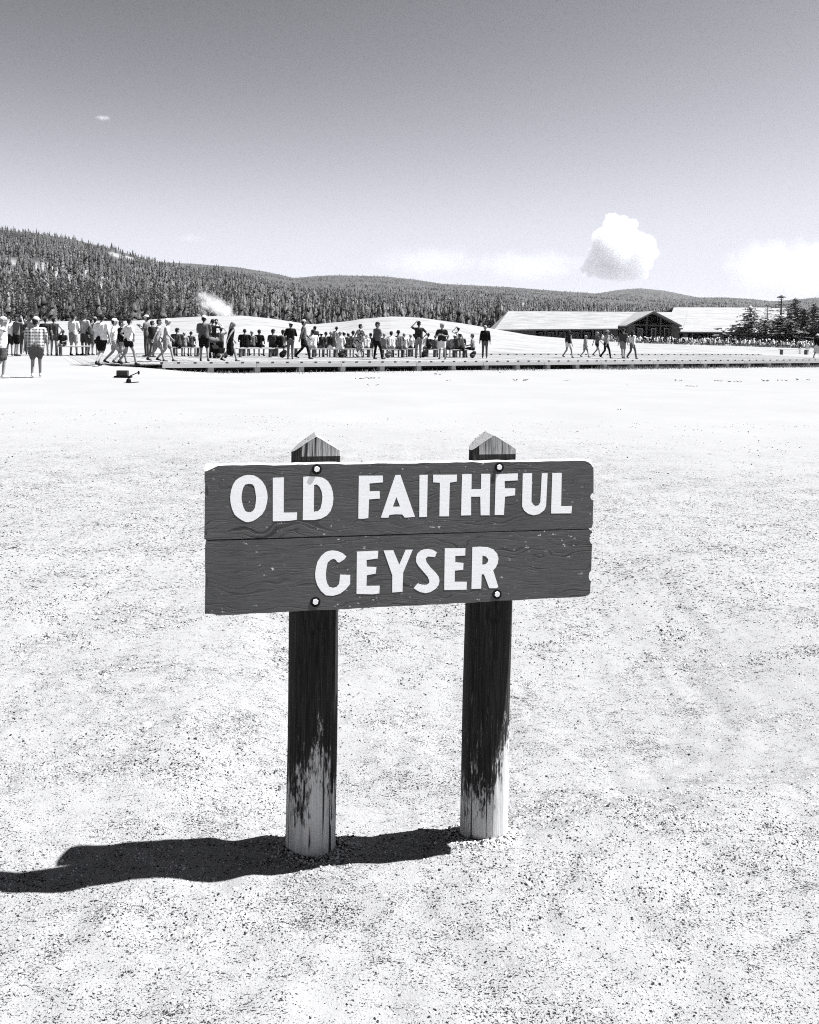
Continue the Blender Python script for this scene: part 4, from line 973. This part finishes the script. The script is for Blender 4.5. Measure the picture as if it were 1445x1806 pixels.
stand('person in a white tee and black cap behind the woman aiming a camera', 381, 564, 629.5, 25, shirt='white', bcol='grey', hat=('cap', 'black'), arms=('phone', 'brow'))
# pushchair beside the child
p = Pz(386, 631, DECKZ); pc = empty('pushchair', (p[0], p[1] - 0.3, DECKZ + 0.004), R(-30)); tag(pc, 'dark folded pushchair with a pale hood beside the small child', 'pushchair')
MB().add(*prism([(-.25, .25), (.25, .2), (.30, .45), (-.05, .42), (-.28, .75)], -.2, .2)).build('seat', cloth('black'), pc, bevel=.02)
obj('hood', mesh('hood', *capsule((-.22, -.17, .80), (-.22, .17, .80), .14, .14, 10, 2)), cloth('mid'), pc, True)
for xx in (-.28, .28):
    for yy in (-.22, .22): obj('wheel', mesh('wheel', *capsule((xx, yy - .015, .11), (xx, yy + .015, .11), .11, .11, 12, 1)), cloth('dark'), pc, True)
obj('handle', mesh('handle', *capsule((-.30, -.2, .75), (-.55, -.2, 1.0), .014, .014, 6, 1)), cloth('grey'), pc)

# ------------------------------------------------------------------ small things lying on the path edge
pz_ = float(ground_z(-7.6, 22)); q = Pz(217, 664.5, pz_)
blk_ = empty('valve_box', (q[0], q[1], pz_), R(8)); tag(blk_, 'low weathered box on a dark base plate with a bent rod, beside the path', 'valve box')
rusty = plain('rusty_metal', 0.05, 0.9, 0.6, 25, bump=0.4)
MB().box(-.17, .15, -.10, .10, .03, .19).build('housing', rusty, blk_, bevel=.015)
MB().box(-.23, .24, -.14, .14, -.02, .025).build('base_plate', cloth('black'), blk_)
obj('rod', mesh('rod', *capsule((.20, 0, .03), (.42, 0, .13), .014, .014, 8, 1)), cloth('black'), blk_)
obj('knob', mesh('knob', *capsule((.44, 0, .10), (.44, 0, .16), .030, .026, 8, 2)), cloth('black'), blk_)
q = Pz(227, 675.5, pz_)
dm = empty('survey_marker', (q[0], q[1], pz_), 0); tag(dm, 'small black domed marker with a cable, in front of the weathered box', 'marker')
obj('dome', mesh('dome', *capsule((0, 0, .03), (0, 0, .07), .068, .06, 12, 3)), cloth('black'), dm, True)
MB().box(-.11, .09, -.09, .09, -.02, .012).build('base_plate', cloth('dark'), dm)
obj('cable', mesh('cable', *capsule((.05, 0, .012), (.25, .03, .03), .012, .012, 6, 1)), cloth('black'), dm)

# ------------------------------------------------------------------ lodge
roof_m, rnt, rb_ = new_mat('shingle_roof')
rv = N(rnt, 'ShaderNodeTexCoord').outputs['Object']
rows = noise_n(rnt, 1.0, 2, 0.6, rv, (0.25, 2.2, 2.2)); rv2 = noise_n(rnt, 1.6, 3, 0.7, rv)
rnt.links.new(math_n(rnt, 'MULTIPLY', math_n(rnt, 'MULTIPLY_ADD', rows, 0.20, 0.055), math_n(rnt, 'MULTIPLY_ADD', rv2, 0.5, 0.72)), rb_.inputs['Base Color']); rb_.inputs['Roughness'].default_value = 0.9
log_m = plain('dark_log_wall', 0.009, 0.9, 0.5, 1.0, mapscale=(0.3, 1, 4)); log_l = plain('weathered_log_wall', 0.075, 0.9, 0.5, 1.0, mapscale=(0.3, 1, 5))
stone_m = plain('stone_pier', 0.07, 0.9, 0.6, 2.2, bump=0.3); trim_m = plain('pale_trim', 0.34, 0.8, 0.1, 2); glass_m = plain('dark_glass', 0.012, 0.15, 0.1, 1, spec=0.5); lit_m = plain('pale_blind', 0.16, 0.6, 0.3, 2)
column_m = plain('log_column', 0.075, 0.9, 0.3, 2)
LB = np.array(P(1000, 603, 180)); LB[2] = -1.3
lodge = empty('lodge', tuple(LB)); tag(lodge, 'long low log lodge with pale shingle roof and gabled stone entrance', 'building')
def slab(name, pts, th, mat, parent, base):
    n = len(pts); v = [np.array(p_) - base for p_ in pts]; v2 = [p_ - np.array([0, 0, th]) for p_ in v]
    f = [tuple(range(n)), tuple(range(2 * n - 1, n - 1, -1))] + [(i_, i_ + n, (i_ + 1) % n + n, (i_ + 1) % n) for i_ in range(n)]
    me = mesh(name, v + v2, f); bm = bmesh.new(); bm.from_mesh(me); bmesh.ops.recalc_face_normals(bm, faces=bm.faces); bm.to_mesh(me); bm.free()
    return obj(name, me, mat, parent)
def at(x, y, D, Y=None):
    p_ = P(x, y, D); return np.array([p_[0], p_[1] if Y is None else Y, p_[2]])
def pbox(name, x0, x1, y0, y1, D, dD, mat, parent, base):
    a_ = at(x0, y1, D); b_ = at(x1, y0, D)
    zl, zh = min(a_[2], b_[2]), max(a_[2], b_[2])
    return MB().box(a_[0] - base[0], b_[0] - base[0], D - base[1], D + dD - base[1], zl - base[2], zh - base[2]).build(name, mat, parent)
def window(x0, x1, y0, y1, D, parent, base, pane=None):
    f_ = pbox('window', x0, x1, y0, y1, D, 0.10, trim_m, parent, base); w_ = (x1 - x0); h_ = (y1 - y0)
    pbox('pane', x0 + 0.8, x1 - 0.8, y0 + 0.8, y1 - 0.8, D - 0.02, 0.02, pane or glass_m, f_, base)
    return f_
# main block: front and back slopes, hipped left end
e0, e1, r1, r0_ = at(872.5, 581, 178), at(1205, 578.5, 178), at(1213, 550.5, 187), at(897, 548.5, 187)
be0, be1 = np.array([e0[0] + 0.5, 196, e0[2]]), np.array([e1[0], 196, e1[2]])
slab('roof', [e0, e1, r1, r0_], 0.30, roof_m, lodge, LB); slab('roof', [be1, be0, r0_, r1], 0.30, roof_m, lodge, LB); slab('roof', [be0, e0, r0_], 0.30, roof_m, lodge, LB)
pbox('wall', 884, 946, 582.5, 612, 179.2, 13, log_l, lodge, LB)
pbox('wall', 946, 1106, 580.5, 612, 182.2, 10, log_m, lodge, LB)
for x0, x1 in ((885, 888), (896, 902), (918, 924), (932, 935)): pbox('door', x0, x1, 583.5, 612, 179.05, 0.15, glass_m, lodge, LB)
for x in (962, 982, 1003, 1026, 1046): pbox('porch_post', x - 1.6, x + 1.6, 581, 612, 178.6, 0.4, column_m, lodge, LB)
for x0, x1 in ((950, 958), (966, 978), (986, 998), (1008, 1022), (1031, 1042)): window(x0, x1, 586, 597, 182.1, lodge, LB, glass_m)
pbox('wall', 1047, 1106, 580.5, 612, 180.0, 2, log_m, lodge, LB)
window(1050, 1062, 583.5, 597, 179.9, lodge, LB); window(1064, 1090, 583, 598, 179.9, lodge, LB, lit_m)
# entrance gable
GD = 173.0
pk, gl, gr_ = at(1154, 548.2, GD), at(1104, 574, GD), at(1203, 573.5, GD)
def back(p_, Y): return np.array([p_[0], Y, p_[2]])
gl_ = slab('gable_roof', [gl, pk, back(pk, 187), back(gl, 187)], 0.35, roof_m, lodge, LB); slab('gable_roof', [pk, gr_, back(gr_, 187), back(pk, 187)], 0.35, roof_m, lodge, LB)
gw = [at(1110, 612, 175.5), at(1198, 612, 175.5), at(1198, 573, 175.5), at(1154, 551.5, 175.5), at(1110, 573, 175.5)]
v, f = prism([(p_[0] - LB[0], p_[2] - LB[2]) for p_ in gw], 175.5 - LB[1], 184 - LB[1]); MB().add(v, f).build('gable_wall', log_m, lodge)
pbox('stone_pier', 1108, 1121, 571.5, 612, 173.6, 2.2, stone_m, lodge, LB); pbox('stone_pier', 1184, 1199, 571.5, 612, 173.6, 2.2, stone_m, lodge, LB)
for x in (1141, 1165.5): pbox('log_column', x - 1.8, x + 1.8, 556.5, 612, 174.0, 0.5, column_m, lodge, LB)
pbox('beam', 1121, 1184, 573, 574.6, 174.6, 0.3, column_m, lodge, LB)
for x0, x1 in ((1124.5, 1134), (1148, 1158), (1171, 1181)):
    f_ = pbox('door', x0, x1, 579, 602, 175.3, 0.14, trim_m, lodge, LB)
    pbox('pane', x0 + 1.4, x1 - 1.4, 580.4, 599, 175.27, 0.02, glass_m, f_, LB)
# low wing
wing = empty('lodge_wing', tuple(LB + np.array([26, 2, 0]))); WB = np.array(wing.location); tag(wing, 'low lodge wing with a deep dark porch right of the stone entrance', 'building')
we0, we1, wr1, wr0 = at(1196.5, 584.5, 181), at(1350, 586, 181), at(1350, 561, 191), at(1209, 559.5, 191)
slab('roof', [we0, we1, wr1, wr0], 0.3, roof_m, wing, WB)
slab('roof', [back(we1, 201), back(we0, 201), wr0, wr1], 0.3, roof_m, wing, WB)
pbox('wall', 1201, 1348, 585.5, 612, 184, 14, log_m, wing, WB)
for x in (1222, 1249, 1276, 1300): pbox('porch_post', x - 1.3, x + 1.3, 588, 612, 181.6, 0.35, column_m, wing, WB)
for x0 in (1257, 1263.2, 1269.4): window(x0, x0 + 5.4, 590, 597, 183.8, wing, WB, lit_m)
window(1231, 1236, 592, 600, 183.8, wing, WB); window(1206, 1213, 588.5, 594, 183.8, wing, WB, lit_m)
pbox('sign_board', 1237, 1254, 598, 601.5, 181.0, 0.1, trim_m, wing, WB)
pbox('stone_pier', 1304, 1312, 588.5, 612, 181.5, 2, stone_m, wing, WB)
# hall behind
hall = empty('lodge_hall', tuple(LB + np.array([34, 30, 0]))); HB = np.array(hall.location); tag(hall, 'tall lodge hall behind the wing, its pale roof ridge the highest', 'building')
he0, he1, hr1, hr0 = at(1180, 563, 204), at(1388, 565.5, 204), at(1388, 542.5, 215), at(1189, 541.8, 215)
slab('roof', [he0, he1, hr1, hr0], 0.3, roof_m, hall, HB); slab('roof', [back(he1, 226), back(he0, 226), hr0, hr1], 0.3, roof_m, hall, HB)
pbox('wall', 1184, 1384, 564.5, 612, 206, 18, log_m, hall, HB)
for x0 in range(1330, 1380, 12): window(x0, x0 + 8, 567, 577, 205.8, hall, HB)

# pines beside the lodge
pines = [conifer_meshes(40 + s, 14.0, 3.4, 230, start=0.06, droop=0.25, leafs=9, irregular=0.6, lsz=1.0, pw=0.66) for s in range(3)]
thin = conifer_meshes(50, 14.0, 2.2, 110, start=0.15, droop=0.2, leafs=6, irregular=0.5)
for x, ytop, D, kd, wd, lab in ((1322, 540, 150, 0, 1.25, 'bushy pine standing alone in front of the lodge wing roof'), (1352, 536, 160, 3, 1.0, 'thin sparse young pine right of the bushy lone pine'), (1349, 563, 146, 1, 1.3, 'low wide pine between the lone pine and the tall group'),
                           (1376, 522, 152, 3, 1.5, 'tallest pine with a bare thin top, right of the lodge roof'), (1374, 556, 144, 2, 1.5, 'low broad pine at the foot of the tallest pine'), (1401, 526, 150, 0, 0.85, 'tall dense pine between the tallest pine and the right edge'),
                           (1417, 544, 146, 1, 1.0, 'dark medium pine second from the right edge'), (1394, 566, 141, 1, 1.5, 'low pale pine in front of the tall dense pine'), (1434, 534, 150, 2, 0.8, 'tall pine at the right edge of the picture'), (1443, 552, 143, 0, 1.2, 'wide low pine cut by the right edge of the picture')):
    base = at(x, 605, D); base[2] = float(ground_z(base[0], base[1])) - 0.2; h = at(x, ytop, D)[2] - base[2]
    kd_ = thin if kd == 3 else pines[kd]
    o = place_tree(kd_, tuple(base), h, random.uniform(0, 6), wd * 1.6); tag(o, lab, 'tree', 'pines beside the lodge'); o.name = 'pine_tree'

# far seated crowd: reads as one mass
rg = np.random.default_rng(5); mb = MB()
cm = [cloth(k) for k in ('white', 'black', 'mid', 'pale', 'dark', 'skin', 'hair')]
for i in range(480):
    x = rg.uniform(1062, 1442) if i > 60 else rg.uniform(1130, 1442); row = rg.integers(0, 4); D = 121 + 2.2 * row + rg.uniform(-.4, .4)
    p_ = P(x, 605, D); gz = float(ground_z(p_[0], D)); s_ = rg.uniform(.68, .84) * (1.2 if rg.random() < .10 else 1.0); c_ = int(rg.choice([0, 0, 0, 1, 1, 2, 3, 4])); b_ = np.array([p_[0], D, gz])
    a1 = rg.uniform(-.15, .15)
    for a_, e_, ra, rb2, k in (((0, 0, .45), (a1, .05, .95), .20, .19, c_), ((a1, 0, 1.17), (a1, 0, 1.22), .11, .11, 6 if rg.random() < .6 else 0), ((-.1, 0, .42), (-.12, -.40, .45), .10, .08, int(rg.choice([1, 4, 3, 0]))), ((.1, 0, .42), (.12, -.40, .45), .10, .08, int(rg.choice([1, 4, 5]))), ((-.12, -.4, .45), (-.12, -.4, .05), .06, .05, 5), ((.12, -.4, .45), (.12, -.4, .05), .06, .05, 5), ((-.22, 0, .85), (-.24, -.22, .6), .06, .05, 5), ((.22, 0, .85), (.24, -.22, .6), .06, .05, 5)):
        v, f = capsule(np.array(a_) * s_ + b_, np.array(e_) * s_ + b_, ra * s_, rb2 * s_, 6, 1); mb.add(v, f, k)
o = mb.build('crowd', cm); tag(o, 'distant crowd seated in long rows before the lodge', 'crowd', None, 'stuff')

# ------------------------------------------------------------------ clouds and steam
def vol_mat(name, dens, aniso=0.3, noise=None):
    mt = bpy.data.materials.new(name); mt.use_nodes = True; nt = mt.node_tree; nt.nodes.clear()
    out = N(nt, 'ShaderNodeOutputMaterial'); pv = N(nt, 'ShaderNodeVolumePrincipled'); pv.inputs['Color'].default_value = (0.90, 0.90, 0.905, 1)
    pv.inputs['Density'].default_value = dens; pv.inputs['Anisotropy'].default_value = aniso; nt.links.new(pv.outputs[0], out.inputs['Volume'])
    if noise: noise(nt, pv)
    return mt
def puff(name, blobs, D, vox, disp, mat, label, seed):
    V = []; Fc = []; c0 = P(blobs[0][0], blobs[0][1], D); rg = np.random.default_rng(seed)
    for x, y, r in blobs:
        p_ = P(x, y, D) - c0; rr_ = r * D / F; p_[1] += rg.uniform(-.5, .5) * rr_
        v, f = capsule(p_ - np.array([0, 0, .01 * rr_]), p_ + np.array([0, 0, .01 * rr_]), rr_, rr_, 14, 4); o_ = len(V); V += v; Fc += [tuple(i_ + o_ for i_ in q_) for q_ in f]
    me = mesh(name, V, Fc); o = obj(name, me, mat); o.location = tuple(c0)
    rm = o.modifiers.new('r', 'REMESH'); rm.mode = 'VOXEL'; rm.voxel_size = vox
    for k, (sz, st_) in enumerate(((disp * 3.0, disp * 2.4), (disp * 1.0, disp * 1.5), (disp * .4, disp * .6))):
        tx = bpy.data.textures.new('c', 'CLOUDS'); tx.noise_scale = sz; tx.noise_depth = 3
        dp = o.modifiers.new('d', 'DISPLACE'); dp.texture = tx; dp.strength = st_; dp.texture_coords = 'GLOBAL'; dp.mid_level = .45
    tag(o, label, 'cloud'); return o
def vapour(name, x, y, D, rx, ry, rz, dens, nsc, label, cat, seed, tilt=0.0, thr=0.60, kind=None):
    """ellipsoid of patchy vapour; rx, ry, rz half axes in metres"""
    def nz(nt, pv):
        tc = N(nt, 'ShaderNodeTexCoord'); v = tc.outputs['Object']
        off = N(nt, 'ShaderNodeMapping'); off.inputs['Location'].default_value = (seed, seed * .7, seed * 1.3); off.inputs['Scale'].default_value = (nsc, nsc, nsc); nt.links.new(v, off.inputs[0])
        n = noise_n(nt, 1.0, 5, 0.62, off.outputs[0], dist=0.5)
        ln = N(nt, 'ShaderNodeVectorMath', operation='LENGTH'); mp = N(nt, 'ShaderNodeMapping'); mp.inputs['Scale'].default_value = (1 / rx, 1 / ry, 1 / rz); nt.links.new(v, mp.inputs[0]); nt.links.new(mp.outputs[0], ln.inputs[0])
        fall = math_n(nt, 'MAXIMUM', math_n(nt, 'SUBTRACT', 1.0, ln.outputs['Value']), 0)
        d = math_n(nt, 'MULTIPLY', math_n(nt, 'MAXIMUM', math_n(nt, 'SUBTRACT', n, math_n(nt, 'SUBTRACT', thr, math_n(nt, 'MULTIPLY', fall, 0.55))), 0), dens)
        nt.links.new(d, pv.inputs['Density'])
    v, f = capsule((0, 0, -.001), (0, 0, .001), 1, 1, 16, 5); v = [(q_[0] * rx * 1.02, q_[1] * ry * 1.02, q_[2] * rz * 1.02) for q_ in v]
    o = obj(name, mesh(name, v, f), vol_mat('vapour', 1.0, 0.2, nz)); o.location = tuple(P(x, y, D)); o.rotation_euler = (0, tilt, 0); tag(o, label, cat, None, kind); return o
CD = 7000
thick = vol_mat('dense_cloud', 0.009); thick.node_tree.nodes['Principled Volume'].inputs['Color'].default_value = (0.78, 0.785, 0.80, 1)
puff('cloud', [(1090, 452, 34), (1085, 400, 20), (1066, 425, 24), (1105, 420, 26), (1130, 436, 24), (1150, 446, 12), (1055, 452, 20), (1125, 463, 24), (1040, 468, 11), (1078, 388, 12), (1102, 390, 9), (1143, 428, 12), (1058, 476, 14), (1100, 478, 16), (1080, 478, 16), (1030, 474, 6), (1114, 397, 11), (1132, 478, 13), (1112, 482, 12), (1070, 482, 12), (1045, 480, 9)], CD, 9, 20, thick, 'tall bright cumulus cloud above the lodge', 1)
k_ = 8000 / F
vapour('cloud', 1400, 470, 8000, 150 * k_, 80 * k_, 62 * k_, .0026, .011 / k_ * 2, 'faint broad cloud low at the right edge', 'cloud', 3.0)
vapour('cloud', 760, 462, 8000, 130 * k_, 60 * k_, 34 * k_, .0014, .014 / k_ * 2, 'long faint cloud above the middle of the far hills', 'cloud', 7.0)
vapour('cloud', 940, 468, 8000, 130 * k_, 60 * k_, 36 * k_, .0016, .014 / k_ * 2, 'faint low cloud bank left of the tall cumulus', 'cloud', 11.0)
vapour('cloud', 336, 420, 8000, 34 * k_, 20 * k_, 10 * k_, .002, .05 / k_ * 2, 'tiny faint cloud above the forested hill', 'cloud', 5.0)
vapour('cloud', 182, 208, 8000, 16 * k_, 10 * k_, 5.5 * k_, .018, .09 / k_ * 2, 'tiny white wisp high in the left sky', 'cloud', 9.0)
vapour('steam', 382, 541, 112, 4.9, 2.2, 2.0, 1.7, 0.95, 'white plume of steam rising from the geyser mound', 'steam', 2.0, tilt=R(33), thr=0.66, kind='stuff')

# ------------------------------------------------------------------ loose gravel
rg = np.random.default_rng(99)
def scatter(y0, y1, dens, rmin, rmax, seed, dk=1.0):
    r_ = np.random.default_rng(seed); n = int(dens * (y1 - y0) * 1.25 * (y1 + y0) / 2 + dens * .5 * (y1 - y0))
    Y = np.sqrt(r_.uniform(y0 * y0, y1 * y1, n)); X = r_.uniform(-1, 1, n) * (0.60 * Y + .22)
    cl = fbm(X, Y * 1.2, 2.6, 41, 4); cl2 = fbm(X, Y, 12, 61, 2) 
    keep = r_.random(n) < np.clip((cl - .30) * 3.2, .12, 1) * np.clip((cl2 - .2) * 2.6, .25, 1)
    X, Y, cl = X[keep], Y[keep], cl[keep]; n = len(X)
    rad = (rmin + (rmax - rmin) * r_.random(n) ** 2.6)
    dark_p = np.clip((cl - .34) * 2.6, .15, .70) * dk
    c_ = np.where(r_.random(n) < dark_p, np.where(r_.random(n) < .7, 2, 1), 0)
    return X, Y, rad, c_
parts_ = [scatter(1.45, 4.2, 420, .0040, .0080, 7, 0.25), scatter(1.45, 2.6, 34000, .0011, .0040, 1, 0.85), scatter(2.6, 4.2, 9500, .0015, .0048, 2), scatter(4.2, 7.5, 2200, .0028, .007, 3), scatter(7.5, 14, 130, .005, .011, 4)]
for x_, y_ in ((548, 1511), (853, 1483)):           # gravel heaped against the feet of the posts
    c0 = P(x_, y_, 2.225 if x_ < 700 else 2.318); r_ = np.random.default_rng(int(x_)); n_ = 900
    q_ = r_.uniform(0, 6.28, n_); d_ = 0.072 + np.abs(r_.normal(0, .030, n_))
    parts_.append((c0[0] + np.cos(q_) * d_, c0[1] + 0.072 + np.sin(q_) * d_, r_.uniform(.0018, .0055, n_), r_.choice([0, 0, 0, 1, 2], n_)))
X, Y, rad, ci = (np.concatenate(q_) for q_ in zip(*parts_))
n = len(X); Zg = ground_z(X, Y)
oct_ = np.array([(1, 0, 0), (-.5, .87, 0), (-.5, -.87, 0), (.25, .45, .8), (-.55, 0, .7), (.3, -.5, .75)], float)
ott = np.array([(3, 4, 5), (0, 1, 3), (1, 4, 3), (1, 2, 4), (2, 5, 4), (2, 0, 5), (0, 3, 5)])
jit = oct_[None] * (1 + .5 * (rg.random((n, 6, 1)) - .5)) + .22 * (rg.random((n, 6, 3)) - .5)
an = rg.uniform(0, 6.28, n); st2 = rg.uniform(.75, 1.7, n)
lx = jit[:, :, 0] * st2[:, None]; ly = jit[:, :, 1]; lz = jit[:, :, 2] * rg.uniform(.6, 1.2, n)[:, None]
VX = (lx * np.cos(an)[:, None] - ly * np.sin(an)[:, None]) * rad[:, None] + X[:, None]; VY = (lx * np.sin(an)[:, None] + ly * np.cos(an)[:, None]) * rad[:, None] + Y[:, None]; VZ = lz * rad[:, None] + (Zg - .0006)[:, None]
TT = (ott[None] + (np.arange(n) * 6)[:, None, None]).reshape(-1, 3)
peb = [plain('pale_pebble', 0.36, 0.9, 0.4, 40), plain('grey_pebble', 0.07, 0.9, 0.4, 60), plain('dark_pebble', 0.016, 0.85, 0.5, 60)]
o = obj('gravel', mesh_np('gravel', np.stack([VX, VY, VZ], -1).reshape(-1, 3), TT, np.repeat(ci, len(ott))), peb); tag(o, 'fine loose gravel of pale and dark chips around the sign', 'gravel', None, 'stuff')
# twigs and scraps on the bare flat, tufts of dry grass along the boardwalk
mb = MB()
for x, y, ln in ((640, 668, .5), (632, 681, .9), (660, 667, .3), (884, 657, .25), (920, 671, .5), (1222, 682, .4), (790, 671, .2), (770, 660, .4), (1265, 672, .35), (1290, 673, .3), (1305, 673, .25), (1350, 672, .5), (1380, 671, .4), (1415, 670, .6), (1000, 671, .2), (1110, 680, .15), (1196, 671, .3), (346, 671, .25), (540, 700, .12), (1094, 723, .1), (900, 730, .08)):
    d0 = Pz(x, y, -0.3); gz = float(ground_z(d0[0], d0[1])); d0 = Pz(x, y, gz)
    for k in range(5):
        a_ = d0 + np.array([random.uniform(-.5, .5) * ln, random.uniform(-.25, .25) * ln, .008]); a2 = a_ + np.array([random.uniform(-.3, .3) * ln, random.uniform(-.1, .1) * ln, random.uniform(0, .06) * min(1, ln * 2)])
        v, f = capsule(a_, a2, random.uniform(.008, .022) * min(1, ln * 3), .006, 5, 1); mb.add(v, f)
o = mb.build('litter', plain('dry_twigs', 0.06, 0.9, 0.4, 8)); tag(o, 'scattered twigs and stones on the bare flat before the boardwalk', 'twigs', None, 'stuff')
V = []; T = []
for k in range(5200):
    x = random.uniform(850, 1470) if random.random() < .85 else random.uniform(300, 850)
    dens_ = float(vnoise(x, 0.0, .03, 4)) + (.25 if x > 1040 else -.05)
    if random.random() > dens_: continue
    s_ = float(np.interp(x, [q_[0] for q_ in edge_px], seg)); p_, t_, nr_ = edge_at(s_ + random.uniform(-.3, .3)); q_ = p_ - nr_ * random.uniform(.12, 1.1) ** 1.3
    gz = float(ground_z(q_[0], q_[1])); h = random.uniform(.06, .24) * (1 if x > 1040 else .7); a_ = random.uniform(0, 6.28); dx, dy = math.cos(a_) * .012, math.sin(a_) * .012; o_ = len(V)
    V += [(q_[0] - dx, q_[1] - dy, gz - .01), (q_[0] + dx, q_[1] + dy, gz - .01), (q_[0] + random.uniform(-.09, .09), q_[1] + random.uniform(-.09, .09), gz + h)]; T.append((o_, o_ + 1, o_ + 2))
o = obj('grass', mesh_np('grass', V, T), plain('dry_grass', 0.17, 0.9, 0.5, 3)); tag(o, 'sparse tufts of dry grass along the boardwalk edge', 'grass', None, 'stuff')

# ------------------------------------------------------------------ thin summer haze
hz = bpy.data.materials.new('haze'); hz.use_nodes = True; hn = hz.node_tree; hn.nodes.clear()
ho = N(hn, 'ShaderNodeOutputMaterial'); hv = N(hn, 'ShaderNodeVolumePrincipled'); hv.inputs['Color'].default_value = (0.97, 0.975, 1.0, 1); hv.inputs['Density'].default_value = 0.00002; hv.inputs['Anisotropy'].default_value = 0.3
hn.links.new(hv.outputs[0], ho.inputs['Volume'])
o = MB().box(-7400, 7400, -60, 9500, -4.5, 260).build('haze', hz); tag(o, 'thin pale summer haze over the far hills', 'haze', None, 'stuff')
